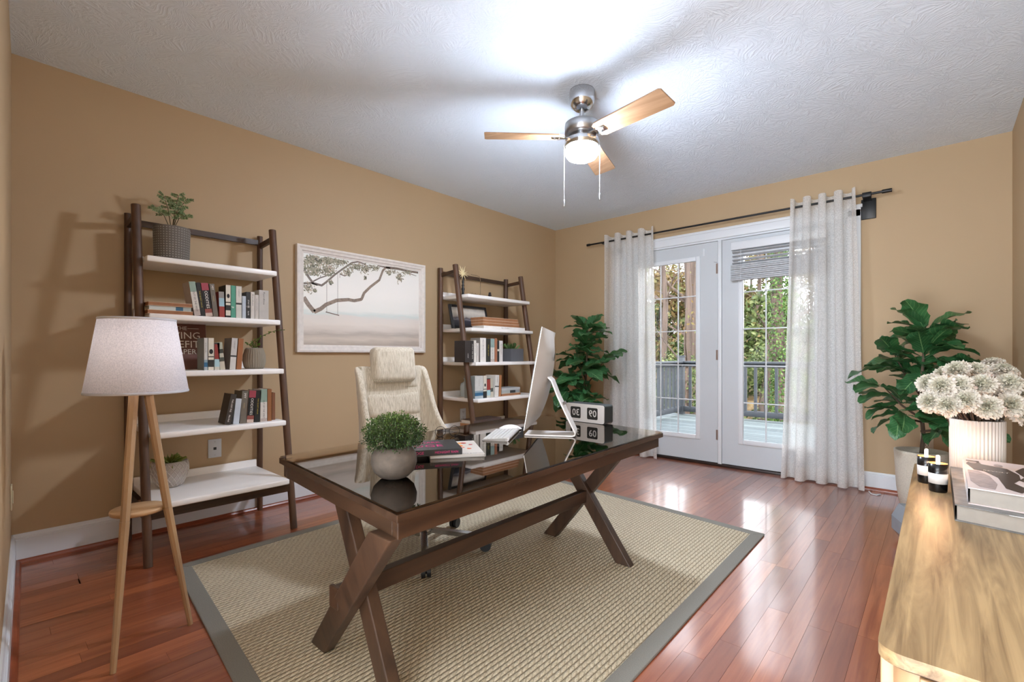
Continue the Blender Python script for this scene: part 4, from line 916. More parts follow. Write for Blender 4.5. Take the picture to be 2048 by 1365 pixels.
tw = thing('twig_bundle', (VX, VY, .63), 'dark dry twigs and leaves packed in the mouth of the fluted vase', 'twigs'); m = MB(); rr = random.Random(4)
for _ in range(70):
    a, q = rr.random() * 6.28, .054 * sqrt(rr.random()); a2 = rr.gauss(0, .02); m.tube([(q * cos(a) * .8, q * sin(a) * .8, 0), (q * cos(a) + a2, q * sin(a) + a2, rr.uniform(.16, .20))], .002, 4)
m.build('twig', STEM, tw)['kind'] = 'stuff'
# candles
def candle(c, label, h=.083, r=.0225):
    t = thing('candle', (*c, SZ), label, 'candle'); 
    k1 = bm_('0d0c0c', .25); MB().lathe([(0, 0), (r * .86, 0), (r * .93, .003), (r * .955, h * .30), (r * .985, h * .66), (r, h), (r * .93, h), (r * .90, h * .72), (0, h * .72)], 40).build('jar', k1, t)
    MB().lathe([(r * .955, h * .30), (r * .975, h * .302), (r * 1.0, h * .658), (r * .985, h * .66)], 40).build('white_band', bm_('d9d4d0', .5), t)
    MB().lathe([(r * .925, h * .995), (r * .895, h * .70)], 40).build('inner_wall', plain('amber_inner', 'd9894a', .35, var=.02), t)
    MB().lathe([(r * .89, h * .725), (0, h * .73)], 32).build('wax', plain('candle_wax', 'e8c79a', .5, var=.02), t)
    MB().tube([(0, 0, h * .72), (0, 0, h * .8)], .001, 6).build('wick', BLKPL, t)
    MB().lathe([(0, h * .74), (.0038, h * .76), (.0044, h * .9), (.0044, h * 1.2), (.0038, h * 1.26), (0, h * 1.28)], 16).build('flame', emis('flame', 'fff4df', 14), t)
    light('candle_flame', 'POINT', (c[0], c[1], SZ + h * 1.42), (0, 0, 0), .25, (1, .5, .22), shadow_soft_size=.008)
candle((-.025, 1.972), 'black candle jar with white band at the back, nearer the far end of the sideboard')
candle((.002, 1.868), 'black candle jar with white band in front, nearer the books')
# sideboard books
def sbook(n_, quad, z0, z1, label, cover, page, spine_dark=True):
    c = sum((Vector(q) for q in quad), Vector((0, 0))) / 4; t = thing('book', (c.x, c.y, z0), label, 'book')
    qq = [Vector(q) for q in quad]; ins = [c + (q - c) * .975 for q in qq]
    MB().prism([tuple(q) for q in qq], z0, z0 + .0025).prism([tuple(q) for q in qq], z1 - .0025, z1).build('cover', cover, t, world=True)
    MB().prism([tuple(q) for q in ins], z0 + .0025, z1 - .0025).build('page_block', page, t, world=True)
    return t
PG = plain('grey_pages', 'a09a92', .8, 0, .04, 60); 
b1 = sbook('book', [(.032, 1.565), (.330, 1.500), (.342, 2.02), (.032, 2.085)], SZ, SZ + .040, 'large grey photo book lying at the bottom on the sideboard', plain('marbled_grey', '70706f', .45, var=.35, scale=30), PG)
MB().add([(.0315, 1.565, SZ), (.0315, 2.085, SZ), (.0315, 2.085, SZ + .04), (.0315, 1.565, SZ + .04)], [(0, 1, 2, 3)]).build('spine', BLKPL, b1, world=True)
zb = SZ + .040
b2 = sbook('book', [(.056, 1.590), (.330, 1.545), (.345, 1.985), (.060, 2.04)], zb, zb + .040, 'black and white photo book with group portrait cover, on top at the sideboard edge', plain('pink_white_cover', 'd3c6c4', .3, var=.04), PG)
MB().add([(.0555, 1.590, zb), (.0595, 2.04, zb), (.0595, 2.04, zb + .04), (.0555, 1.590, zb + .04)], [(0, 1, 2, 3)]).build('spine', TRIM, b2, world=True)
zt = zb + .0405; INK = plain('photo_ink', '2e2426', .3, var=.1); INK2 = plain('photo_grey', '9c8f8f', .3, var=.3, scale=60)
def fl2(n_, pts, mt, z=zt): MB().prism([(.060 + a * .165, 1.600 + b * .40 + a * -.02) for a, b in pts], z, z + .0003).build(n_, mt, b2, world=True)
fl2('portrait_figure', [(.08, .98), (.02, .85), (.10, .62), (.22, .60), (.35, .42), (.38, .10), (.52, .02), (.62, .16), (.50, .30), (.60, .45), (.62, .62), (.52, .80), (.38, .84), (.22, .88), (.18, .99)], INK)
fl2('portrait_figure', [(.72, .92), (.60, .75), (.66, .55), (.58, .42), (.78, .25), (.84, .02), (.98, .0), (.99, .45), (.92, .60), (.99, .80), (.90, .96)], INK)
fl2('portrait_figure', [(.02, .58), (.02, .20), (.10, .04), (.26, .02), (.31, .20), (.26, .44), (.15, .58)], INK2)
for cx, cy in ((.11, .92), (.43, .90), (.80, .86)):
    fl2('portrait_face', [(cx + .055 * cos(i * pi / 6), cy + .05 * sin(i * pi / 6)) for i in range(12)], INK2, zt + .0004)
fl2('portrait_hair', [(.03, .99), (.03, .955), (.2, .955), (.2, .99)], INK, zt + .0008)
text('REVOLT', WTXT, b2, (0, 0, 0), (1, -.15, 0), (.1, 1, 0), .014, T=Matrix.Translation(Vector((.060 + .36 * .165, 1.595 + .62 * .40, zt + .001)) - b2.location))
m = MB().prism([(.12, 1.532), (.20, 1.518), (.27, 1.511), (.25, 1.525)], zb + .0003, zb + .0012); m.build('torn_jacket_edge', TRIM, b1, world=True)
# grey angular bin between the pot and the sideboard
gb = thing('angular_bin', (-.085, 3.25, 0), 'low grey faceted box on the floor between the fig pot and the sideboard', 'box', radians(20))
m = MB(); A_ = [(-.065, -.12), (.12, -.12), (.12, .12), (-.065, .12)]; T2 = [(-.035, -.11), (.12, -.11), (.12, .11), (-.035, .11)]; B2_ = [(-.03, -.10), (.11, -.10), (.11, .10), (-.03, .10)]
for (qa, za), (qb, zb_), mi in (((B2_, 0), (A_, .05), 1), ((A_, .05), (A_, .12), 0), ((A_, .12), (T2, .19), 0)):
    m.cur = mi; m.add([(x, y, za) for x, y in qa] + [(x, y, zb_) for x, y in qb], [(i, (i + 1) % 4, 4 + (i + 1) % 4, 4 + i) for i in range(4)])
m.cur = 0; m.add([(x, y, .19) for x, y in T2], [(0, 1, 2, 3)]); m.build('body', [plain('slate_grey', '8d9399', .5), plain('beige_foot', 'b3a596', .6)], gb)

# ------------------------------------------------------------------ fiddle leaf figs
def leafmesh(seed):
    q = random.Random(seed); m = MB(); rows = []; ph = q.random() * 6
    for i in range(12):
        t_ = i / 11; wd = .36 * (sin(pi * min(1, t_ ** .8 * .97 + .02)) ** .6) * (.62 + .5 * t_) * (1 - .25 * math.exp(-((t_ - .38) / .10) ** 2)); wd *= 1 + .10 * sin(t_ * 21 + ph)
        row = []
        for j in range(9):
            s = j / 4 - 1; x = s * wd; z_ = .10 * abs(s) * wd / .36 - .26 * t_ * t_ + .035 * sin(t_ * 15 + s * 2.4 + ph) * abs(s) + .03 * sin(t_ * 9 + ph) * s
            row.append((x, t_ * (1 - .04 * t_), z_))
        rows.append(row)
    m.grid(rows, uv=True); m.tube([(0, -.16, .0), (0, 0, 0)], .012, 5)
    return m.mesh('leaf', FIG)
LM = [leafmesh(i) for i in range(5)]
def fig(loc, label, ct, hmax, seed, R0, n, wallx=None, extra=()):
    q = random.Random(seed); t = thing('fiddle_leaf_fig', (*loc, 0), label, 'potted plant')
    top = Vector((.02, -.01, hmax * .92)); pts = [Vector((0, 0, .34)), Vector((.012, 0, .5)), Vector((-.006, .005, .72)), Vector((.01, 0, .95)), top]
    MB().tube(pts, [.012, .011, .0095, .008, .004], 8).build('trunk', plain('fig_bark', '5a4b3c', .9, var=.2), t)
    brs = [(Vector((0, 0, .52)), Vector((.20, -.12, .62))), (Vector((0, 0, .60)), Vector((-.18, -.10, .80))), (Vector((0, 0, .70)), Vector((.16, .08, .95))), (Vector((0, 0, .74)), Vector((-.14, .06, 1.02))), (Vector((0, 0, .62)), Vector((.08, -.20, .86))), (Vector((0, 0, .58)), Vector((-.10, -.18, .66)))]
    m = MB()
    for a, b in brs: m.tube([a, (a + b) / 2 + Vector((0, 0, -.02)), b], [.007, .006, .003], 6)
    m.build('branch', plain('fig_bark', '5a4b3c', .9), t)
    spots = []
    for i in range(n):
        if i % 5 < 2: f = q.uniform(.42, 1); p = pts[1].lerp(top, f)
        else: a, b = brs[q.randrange(6)]; p = a.lerp(b, q.uniform(.45, 1.05))
        an = i * 2.4 + q.uniform(-.4, .4); cen = Vector((p.x, p.y, 0)); dd = Vector((cos(an), sin(an), 0)) + cen * 3.5; dd.normalize()
        el = q.uniform(-.35, .75) + (.35 if p.z > hmax * .78 else 0) - (.35 if p.z < .66 else 0); d = Vector((dd.x * cos(el), dd.y * cos(el), sin(el))); spots.append((p, d, q.uniform(.19, .255) * R0))
    spots += [(Vector(a), Vector(b).normalized(), c) for a, b, c in extra]
    for p, d, s in spots:
        tip = Vector((loc[0], loc[1], 0)) + p + d * s
        if tip.x > XR - .01 or tip.y > YB - .09 or (wallx and tip.y > wallx):
            d = Vector((-d.x if tip.x > XR - .01 else d.x, -abs(d.y), d.z)).normalized()
        sd = d.cross(Vector((0, 0, 1))).normalized(); nn = sd.cross(d); rl_ = q.uniform(-.5, .5); sd, nn = sd * cos(rl_) + nn * sin(rl_), -sd * sin(rl_) + nn * cos(rl_)
        o = bpy.data.objects.new('leaf', LM[q.randrange(5)]); C.objects.link(o); o.parent = t; b0 = p + d * s * .16
        o.matrix_local = Matrix(((sd.x * s, d.x * s, nn.x * s, b0.x), (sd.y * s, d.y * s, nn.y * s, b0.y), (sd.z * s, d.z * s, nn.z * s, b0.z), (0, 0, 0, 1)))
    if ct:
        CON = plain('cream_terrazzo', 'cfc8b8', .8, var=.10, scale=160, bump=.2)
        MB().lathe([(0, 0), (.085, 0), (.100, .02), (.122, .16), (.134, .385), (.134, .40), (.120, .40), (.116, .365), (0, .36)], 48).build('planter', CON, t)
        MB().lathe([(.117, .366), (.06, .372), (0, .376)], 32).build('soil', plain('potting_soil', '3c332c', .95, var=.5, scale=90, bump=.6), t)
fig((-.075, 3.93), 'large fiddle leaf fig in a cream concrete pot in the right corner beyond the sideboard', 1, 1.26, 21, .88, 92, None,
    [((.03, 0, 1.16), (-.5, -.4, .62), .22), ((.03, 0, 1.16), (.75, .4, .62), .22), ((.02, 0, 1.1), (.7, .2, .5), .2), ((.0, 0, .95), (-.9, -.3, .12), .26), ((-.15, -.1, .93), (-.8, -.5, -.1), .22)])
fig((-2.60, 4.00), 'fiddle leaf fig in the back corner behind the desk, partly hidden by the flip clock', 1, 1.37, 8, .98, 96)

# ------------------------------------------------------------------ things on the desk
DZ_ = .640
def desk_local(o): return o
pt = thing('grass_ball_plant', (-1.185, .803, DZ_), 'round green grassy plant in a grey stone globe pot on the desk', 'potted plant')
STONE = plain('grey_stone', '544a41', .85, var=.2, scale=40, bump=.3)
MB().lathe([(0, 0), (.026, 0), (.042, .006), (.058, .022), (.066, .046), (.064, .070), (.052, .089), (.040, .094), (.036, .090), (.036, .082), (0, .08)], 56).build('pot', STONE, pt)
rr = random.Random(9); m = MB(); s_ = MB(); cc = Vector((0, 0, .127))
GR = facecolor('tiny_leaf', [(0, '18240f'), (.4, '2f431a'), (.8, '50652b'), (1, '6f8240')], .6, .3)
for _ in range(7000):
    d = Vector((rr.gauss(0, 1), rr.gauss(0, 1), rr.gauss(0, 1))).normalized()
    if d.z < -.62: continue
    r_ = .083 * (rr.uniform(.45, 1.12) ** .5) * (1 + .22 * noise.noise(d * 4)); p = cc + Vector((d.x * r_, d.y * r_, d.z * r_ * .70))
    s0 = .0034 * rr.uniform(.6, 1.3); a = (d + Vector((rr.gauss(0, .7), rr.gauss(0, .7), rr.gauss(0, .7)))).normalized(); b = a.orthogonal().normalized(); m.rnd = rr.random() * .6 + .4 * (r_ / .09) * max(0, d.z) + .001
    m.add([p, p + a * s0 + b * s0 * .45, p + a * s0 * 2, p + a * s0 - b * s0 * .45], [(0, 1, 2, 3)])
for _ in range(420):
    d = Vector((rr.gauss(0, 1), rr.gauss(0, 1), rr.gauss(0, 1) + .5)).normalized(); p = cc + d * .088 * rr.uniform(.9, 1.08); p.z = cc.z + (p.z - cc.z) * .72
    s_.tube([(d.x * .02, d.y * .02, .085), cc * .5 + p * .5, p], [.0008, .0006, .0003], 3, False)
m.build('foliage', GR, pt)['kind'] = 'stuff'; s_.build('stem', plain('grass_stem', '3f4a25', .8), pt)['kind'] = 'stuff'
MB().lathe([(.037, .084), (0, .09)], 24).build('soil', plain('potting_soil', '3c332c', .95), pt)
# books by the plant
ang = math.atan2(-.46, -.89)
mg = thing('magazine', (-1.352, 1.178, DZ_), 'white magazine with orange flowers on its cover under the dark book on the desk', 'magazine', math.atan2(.57, -.82))
MB().box((-.13, -.095, 0), (.13, .095, .0105), .002).build('pages', plain('glossy_paper', 'bfbcba', .4, var=.03), mg)
MB().box((-.131, -.096, .0105), (.131, .096, .0115)).build('cover', plain('white_cover', 'cfc9c1', .3, var=.02), mg)
rr = random.Random(2)
for i in range(34):
    a, b = rr.uniform(-.09, .10), rr.uniform(-.075, .07); r0 = rr.uniform(.006, .016); cl = ('e0662c', 'd9432a', 'e8a04c', 'b8352f', 'f0c9a8')[i % 5]
    MB().prism([(a + r0 * (1 + .3 * sin(5 * k * pi / 6)) * cos(k * pi / 6), b + r0 * .8 * sin(k * pi / 6)) for k in range(12)], .01152 + i * .000012, .0117 + i * .000012).build('printed_flower', plain('print_' + cl, cl, .35), mg)
text('HEALTH & STYLE', BTXT, mg, (-.117, -.055, .0123), (0, 1, 0), (1, 0, 0), .013)
db = thing('book', (-1.382, 1.062, DZ_ + .0118), 'black paperback with bright pink lettering on the desk beside the round plant', 'book', math.atan2(-.53, .848) )
# local x = toward the camera-side front edge, local y = along the spine
MB().box((-.095, -.125, 0), (.09, .125, .002)).box((-.095, -.125, .019), (.09, .125, .021)).box((.088, -.125, .002), (.09, .125, .019)).build('cover', plain('charcoal_cover', '2c3236', .35, var=.06), db)
MB().box((-.093, -.123, .002), (.088, .123, .019)).build('page_block', PAPER, db)
text('HALE', WTXT, db, (.0905, -.065, .0105), (0, 1, 0), (0, 0, 1), .014); text('EDGE', PINKI, db, (.0905, -.025, .0105), (0, 1, 0), (0, 0, 1), .014); text('MIDNIGHT RAIN', PINKI, db, (.0905, .07, .0105), (0, 1, 0), (0, 0, 1), .011)
text('THE DARK', PINKI, db, (-.045, .0, .0214), (0, 1, 0), (-1, 0, 0), .042, .13); text('EDGE', PINKI, db, (.02, .0, .0214), (0, 1, 0), (-1, 0, 0), .055, .13)
text('HALE', plain('ink_dim', '6d7276', .5, var=0), db, (.07, 0, .0214), (0, 1, 0), (-1, 0, 0), .02, .1)
# glasses
gs = thing('eyeglasses', (-1.610, 1.367, DZ_), 'round thin black eyeglasses lying folded behind the dark book', 'glasses', radians(60))
for s in (-1, 1):
    pts = [(s * .031 + .023 * cos(a), -.004, .0235 + .0225 * sin(a)) for a in [i * 2 * pi / 28 for i in range(29)]]
    MB().tube(pts, .0012, 6, False).build('rim', BLACK, gs); MB().prism([(p[0], p[2]) for p in pts[:-1]], -.0043, -.0037, 'xz').build('lens', GLASS, gs)
    MB().tube([(s * .054, -.004, .030), (s * .056, .004, .030), (s * .02, .014 + .004 * s, .026), (-s * .045, .018 + .004 * s, .012)], .0011, 6).build('temple', BLACK, gs)
MB().tube([(-.009, -.004, .030), (0, -.004, .033), (.009, -.004, .030)], .0012, 6).build('bridge', BLACK, gs)
# computer
Wd = Vector((-.516, .856, 0)); Bk = Vector((.856, .516, 0)); im = thing('desktop_computer', (-1.37, 1.70, DZ_), 'slim silver all-in-one computer seen from behind on the desk', 'computer', math.atan2(.516, .856))
# local x = backwards (towards the camera side), local y = along the screen width
ti = .176; SWd, SHt = .275, .432; zb0 = .050
def scr(x, y, h): return Vector((x * cos(radians(10)) + h * sin(radians(10)) - .022, y + .022, zb0 + h * cos(radians(10)) - x * sin(radians(10))))
rows = []
for i in range(17):
    h = i / 16; row = []
    for j in range(17):
        s = j / 8 - 1; dd = .003 + .043 * max(0, (1 - abs(s) ** 2.6)) ** .9 * max(0, 1 - abs(2 * h - .96) ** 2.4) ** .9; row.append(scr(dd, s * SWd, h * SHt))
    rows.append(row)
MB().grid(rows).build('rear_housing', ALU, im)
MB().add([scr(.003, -SWd, 0), scr(.003, SWd, 0), scr(.003, SWd, SHt), scr(.003, -SWd, SHt), scr(0, -SWd, 0), scr(0, SWd, 0), scr(0, SWd, SHt), scr(0, -SWd, SHt)], [(0, 1, 5, 4), (1, 2, 6, 5), (2, 3, 7, 6), (3, 0, 4, 7)]).build('edge_band', ALU, im)
MB().add([scr(-.0005, -SWd, .075), scr(-.0005, SWd, .075), scr(-.0005, SWd, SHt), scr(-.0005, -SWd, SHt), scr(-.002, -SWd, .075), scr(-.002, SWd, .075), scr(-.002, SWd, SHt), scr(-.002, -SWd, SHt)], [(0, 1, 2, 3), (7, 6, 5, 4), (0, 1, 5, 4), (1, 2, 6, 5), (2, 3, 7, 6), (3, 0, 4, 7)]).build('screen_glass', plain('black_glass', '08090a', .08), im)
MB().add([scr(-.0005, -SWd, 0), scr(-.0005, SWd, 0), scr(-.0005, SWd, .075), scr(-.0005, -SWd, .075)], [(0, 1, 2, 3)]).build('chin', ALU, im)
lg = []
for i in range(24):
    a = i * 2 * pi / 24; r0 = .022 * (1 - .16 * (abs(sin(a)) > .93) - .22 * max(0, cos(a - .25) - .9) * 8); lg.append(scr(.0462, .0 + r0 * cos(a), .315 + r0 * 1.05 * sin(a)))
MB().add(lg, [tuple(range(24))]).add([scr(.0462, .0, .341), scr(.0462, .009, .345), scr(.0462, .011, .356), scr(.0462, .002, .352)], [(0, 1, 2, 3)]).build('logo', plain('black_logo', '101012', .2), im)
pr = [(.046, .262), (.058, .262), (.075, .245), (.100, .18), (.135, .105), (.165, .045), (.178, .018), (.176, .008), (.165, .003), (.14, .001), (-.045, .001)]
m = MB(); yo = -.022
def off(i, s):
    a = Vector(pr[max(0, i - 1)]); b = Vector(pr[min(len(pr) - 1, i + 1)]); d = (b - a).normalized(); n = Vector((-d.y, d.x)); p = Vector(pr[i]) + n * s; return p
L_ = []; 
for i in range(len(pr)): p = Vector(pr[i]); q = off(i, -.007 if i > 0 else -.003); L_.append(((p.x, p.y), (q.x, max(q.y, .001))))
out = [a for a, b in L_] ; inn = [b for a, b in L_][::-1]
hw = .062
rowsA = [[(x, yo - hw, z) for x, z in out], [(x, yo + hw, z) for x, z in out]]
# strip built as a thick bent plate
pl = MB(); n_ = len(pr)
ctr = [Vector(p) for p in pr]
def thick(i): return off(i, .0035), off(i, -.0035)
ring = []
for i in range(n_):
    a, b = thick(i); 
    if i >= n_ - 3: a, b = Vector((pr[i][0], .0005)), Vector((pr[i][0], .0075))
    ring.append([(a.x, yo - hw, max(a.y, .0003)), (b.x, yo - hw, max(b.y, .0003)), (b.x, yo + hw, max(b.y, .0003)), (a.x, yo + hw, max(a.y, .0003))])
pl.grid(ring, sm=False, closed=True); pl.add(ring[0], [(0, 1, 2, 3)]); pl.add(ring[-1], [(3, 2, 1, 0)])
o = pl.build('stand', ALU, im); smooth_mods(o, bev=.0015)
MB().tube([(.118, yo - .002, .147), (.124, yo - .002, .135)], .016, 20).build('cable_hole', plain('cable_grommet', '6b6764', .5), o)
# keyboard and mouse
kb = thing('keyboard', (-1.450, 1.545, DZ_), 'slim silver keyboard with white keys on the desk in front of the computer', 'keyboard', math.atan2(.53, .848))
MB().prism([(-.055, 0), (.052, .0), (.052, .012), (-.055, .004)], -.140, .140, 'xz').build('body', plain('keyboard_base', 'a9a5a1', .4), kb)
MB().tube([(.052, -.140, .008), (.052, .140, .008)], .008, 20).build('battery_tube', ALU, kb)
kk = MB()
for r_ in range(6):
    nk = 12
    for c_ in range(nk):
        x0 = -.052 + r_ * .0168; y0_ = -.136 + c_ * (.272 / nk); zz = .0045 + (x0 + .055) / .107 * .0078; kk.box((x0, y0_, zz), (x0 + .0132, y0_ + .272 / nk - .0042, zz + .003), .0006)
kk.build('key_rows', plain('white_key', 'cbc8c4', .45, var=0), kb)['kind'] = 'stuff'
ms = thing('computer_mouse', (-1.535, 1.70, DZ_), 'white low domed computer mouse beside the keyboard', 'mouse', math.atan2(.53, .848))
MB().grid([[(.056 * (r / 8) * cos(a), .033 * (r / 8) * sin(a), .0055 + .018 * (1 - (r / 8) ** 2.2)) for a in [i * 2 * pi / 28 for i in range(28)]] for r in range(9)], closed=True).build('shell', plain('white_plastic', 'eeeae6', .25, var=0), ms)
MB().lathe([(0, 0), (.9, 0), (1, 1)], 28).build('base', ALU, ms).scale = (.056, .033, .0055)
# flip clock
ck = thing('flip_clock', (-1.40, 2.136, DZ_), 'white faced flip clock in a dark case with black digit windows at the desk end', 'clock', radians(-3))
o = MB().prism(rrect(-.126, .0, .126, .100, .014), .006, .080, 'xz', True).build('case', plain('dark_clock_case', '2a3134', .4), ck)
o = MB()
outer = rrect(-.124, .002, .124, .098, .012, 5); n = len(outer)
m = MB().prism(outer, .001, .0062, 'xz', True).build('face', plain('clock_face', 'dcd6d2', .35, var=0), ck)
for cx, s in ((-.057, '30'), (.052, '09')):
    w_ = MB().prism(rrect(cx - .033, .020, cx + .033, .081, .007), -.0002, .0012, 'xz').build('digit_window', plain('window_black', '191817', .35), ck)
    MB().prism(rrect(cx - .027, .025, cx + .031, .076, .003), -.0008, -.0003, 'xz').build('flip_card', plain('flip_card', '242221', .5), w_)
    MB().box((cx - .027, -.0012, .0503), (cx + .027, -.0009, .0508)).build('card_split', BLKPL, w_)
    text(s, plain('digit_white', 'd8d4cf', .5, var=0), w_, (cx + .003, -.0012, .050), (1, 0, 0), (0, 0, 1), .050, None, 'digits', .012, mirror=True)
# ------------------------------------------------------------------ plants and ornaments on the shelves
def dotpot():
    t = thing('potted_fern', (-3.10, .683, B1[0][0]), 'feathery green plant in a dark grey dotted pot on top of the left bookcase', 'potted plant')
    G1 = plain('charcoal_pot', '6b645d', .8, var=.08); m = MB().lathe([(0, 0), (.076, 0), (.079, .004), (.084, .186), (.084, .190), (.079, .190), (.076, .165), (0, .165)], 56); m.build('pot', G1, t)
    dots = MB(); 
    for r_ in range(14):
        for k_ in range(38):
            a = k_ * 2 * pi / 38; z = .012 + r_ * .0128; R = .079 + .005 * z / .19 + .0005; c = Vector((R * cos(a), R * sin(a), z)); s1 = Vector((-sin(a), cos(a), 0)) * .0034; s2 = Vector((0, 0, .0030)); o_ = Vector((cos(a), sin(a), 0)) * .0012
            dots.add([c - s1 - s2, c + s1 - s2, c + s1 + s2, c - s1 + s2, c + o_], [(0, 1, 4), (1, 2, 4), (2, 3, 4), (3, 0, 4)])
    dots.build('raised_dot', plain('pale_dot', '8f8b82', .7), t)['kind'] = 'stuff'
    MB().lathe([(.077, .166), (0, .17)], 24).build('soil', plain('potting_soil', '3c332c', .95), t)
    rr = random.Random(31); st = MB(); lf = MB()
    tips = [(-.02, -.03, .36), (.0, .03, .375), (-.02, .07, .37), (.02, .06, .27), (.0, -.07, .28), (.01, .03, .30)]
    for tx, ty, tz in tips:
        a = Vector((0, 0, .165)); b = Vector((tx, ty, tz)); mid = a.lerp(b, .5) + Vector((0, 0, .03)); st.tube([a, mid, b], [.0028, .002, .0012], 5)
        for f in (.55, .68, .8, .92, 1.0):
            p = mid.lerp(b, (f - .5) * 2); 
            for sgn in (-1, 1):
                d = Vector((rr.uniform(-.4, .4), sgn * rr.uniform(.4, 1), rr.uniform(-.1, .6))).normalized(); q = p + d * .034; st.tube([p, q], [.001, .0006], 4)
                for k_ in range(9):
                    c = p.lerp(q, .15 + k_ * .1); sd = d.cross(Vector((1, .2, .1))).normalized(); lf.rnd = rr.random() + .001
                    for s2 in (-1, 1):
                        e = c + sd * s2 * .008 + d * .004; lf.add([c, (c + e) / 2 + d * .003, e, (c + e) / 2 - d * .003], [(0, 1, 2, 3)])
    st.build('stem', plain('brown_stem', '5d5138', .8), t); lf.build('leaflets', facecolor('fern_leaf', [(0, '47603a'), (.6, '7d935f'), (1, 'a3b184')], .6, .3), t)['kind'] = 'stuff'
dotpot()
def spike(seed, name, mt, wid=.16, bend=.3):
    m = MB(); rows = []
    for i in range(6):
        f = i / 5; wv = wid * (1 - f ** 1.8) * (.6 + .8 * f if f < .5 else 1); rows.append([(-wv, f, .10 - bend * f * f + .06), (0, f, -bend * f * f), (wv, f, .10 - bend * f * f + .06)])
    m.grid(rows); return m.mesh(name, mt)
SU = leafmat('succulent_leaf', '5b7a33', 'a9b45c', 'c6cf86', .45); SP = spike(1, 'leaf', SU, .15, -.15)
SP2 = spike(2, 'leaf', leafmat('spiky_leaf', '3c5a30', '70904f', '9db374', .5), .055, .25)
def rosette(t, mesh, base, n, L0, e0, e1, rr):
    for i in range(n):
        f = i / n; az = i * 2.39996; el = radians(e1 + (e0 - e1) * f) + rr.uniform(-.1, .1); L = L0 * (.65 + .5 * f) * rr.uniform(.85, 1.15)
        d = Vector((cos(az) * cos(el), sin(az) * cos(el), sin(el))); sd = Vector((-sin(az), cos(az), 0)); nn = sd.cross(d) 
        o = bpy.data.objects.new('leaf', mesh); C.objects.link(o); o.parent = t
        o.matrix_local = Matrix(((sd.x * L, d.x * L, nn.x * L, base[0]), (sd.y * L, d.y * L, nn.y * L, base[1]), (sd.z * L, d.z * L, nn.z * L, base[2]), (0, 0, 0, 1)))
# diamond pot
t = thing('potted_succulent', (-3.09, .672, B1[4][0]), 'pale green succulent in a white diamond patterned pot on the lowest shelf behind the lamp', 'potted plant')
PW = plain('pale_grey_ceramic', 'b4aca6', .7, var=.05, bump=.1)
prof = [(0, 0), (.045, 0), (.056, .006), (.075, .045), (.085, .09), (.084, .118), (.078, .138), (.073, .138), (.071, .118), (0, .116)]
MB().lathe(prof, 48).build('pot', PW, t)
def rad_at(z):
    for (r0, z0_), (r1, z1_) in zip(prof[1:7], prof[2:7]):
        if z0_ <= z <= z1_: return r0 + (r1 - r0) * (z - z0_) / (z1_ - z0_ + 1e-9)
    return .073
m = MB()
for k_ in range(18):
    for sgn in (-1, 1):
        pts = []
        for i in range(13):
            z = .01 + .124 * i / 12; a = 2 * pi * k_ / 18 + sgn * i / 12 * 1.05; R = rad_at(z) + .001; pts.append((R * cos(a), R * sin(a), z))
        m.tube(pts, .0022, 4, False)
m.build('lattice_relief', plain('pale_relief', 'c9c3bd', .7), t)
MB().lathe([(.072, .118), (0, .122)], 20).build('soil', plain('potting_soil', '3c332c', .95), t)
rosette(t, SP, (0, 0, .118), 40, .078, 8, 80, random.Random(3))
# ribbed pot with trailing plant
t = thing('potted_vine', (-2.965, 1.053, B1[2][0]), 'small trailing plant in a beige ribbed pot on the third shelf', 'potted plant')
MB().lathe([(0, 0), (.045, 0), (.053, .012), (.060, .045), (.058, .08), (.048, .112), (.041, .122), (.037, .12), (.037, .11), (0, .108)], 168, rib=.022, ribn=28).build('pot', plain('beige_ribbed', '8a8070', .8, var=.08), t)
MB().lathe([(.038, .1175), (0, .118)], 24).build('soil', plain('potting_soil', '3c332c', .95), t)
rr = random.Random(12); st = MB(); lf = MB()
for pts in ([(0, 0, .115), (.01, -.02, .15), (.02, .0, .17), (.03, .05, .20), (.05, .10, .225), (.07, .14, .23)], [(0, 0, .115), (0, -.03, .14), (.01, -.045, .15)], [(0, 0, .115), (0, .01, .16), (.02, .03, .18)], [(0, 0, .115), (.0, -.01, .155)], [(0, 0, .115), (.02, .02, .14), (.03, .01, .15)]):
    st.tube(pts, .0014, 5); P_ = [Vector(p) for p in pts]
    for a, b in zip(P_[:-1], P_[1:]):
        for k_ in range(9):
            c = a.lerp(b, k_ / 9); d = Vector((rr.gauss(0, 1), rr.gauss(0, 1), rr.gauss(0, .8))).normalized(); e = d.orthogonal().normalized(); s = rr.uniform(.008, .013); lf.rnd = rr.random() + .001; lf.add([c, c + d * s * .5 + e * s * .4, c + d * s, c + d * s * .5 - e * s * .4], [(0, 1, 2, 3)])
st.build('stem', plain('grass_stem', '3f4a25', .8), t); lf.build('leaves', facecolor('vine_leaf', [(0, '3f6a26'), (1, '86a84e')], .5, .3), t)['kind'] = 'stuff'
# grey square planter
t = thing('potted_aloe', (-2.965, 3.305, B2[2][0]), 'spiky green plant in a dark grey box planter on the right bookcase', 'potted plant')
MB().box((-.065, -.088, 0), (.065, .088, .006)).box((-.065, -.088, .006), (-.060, .088, .118)).box((.060, -.088, .006), (.065, .088, .118)).box((-.060, -.088, .006), (.060, -.083, .118)).box((-.060, .083, .006), (.060, .088, .118)).build('planter', plain('slate_planter', '5b5c60', .7), t)
MB().box((-.060, -.083, .09), (.060, .083, .105)).build('soil', plain('potting_soil', '3c332c', .95), t)
rosette(t, SP2, (0, -.01, .103), 26, .08, 20, 85, random.Random(8))
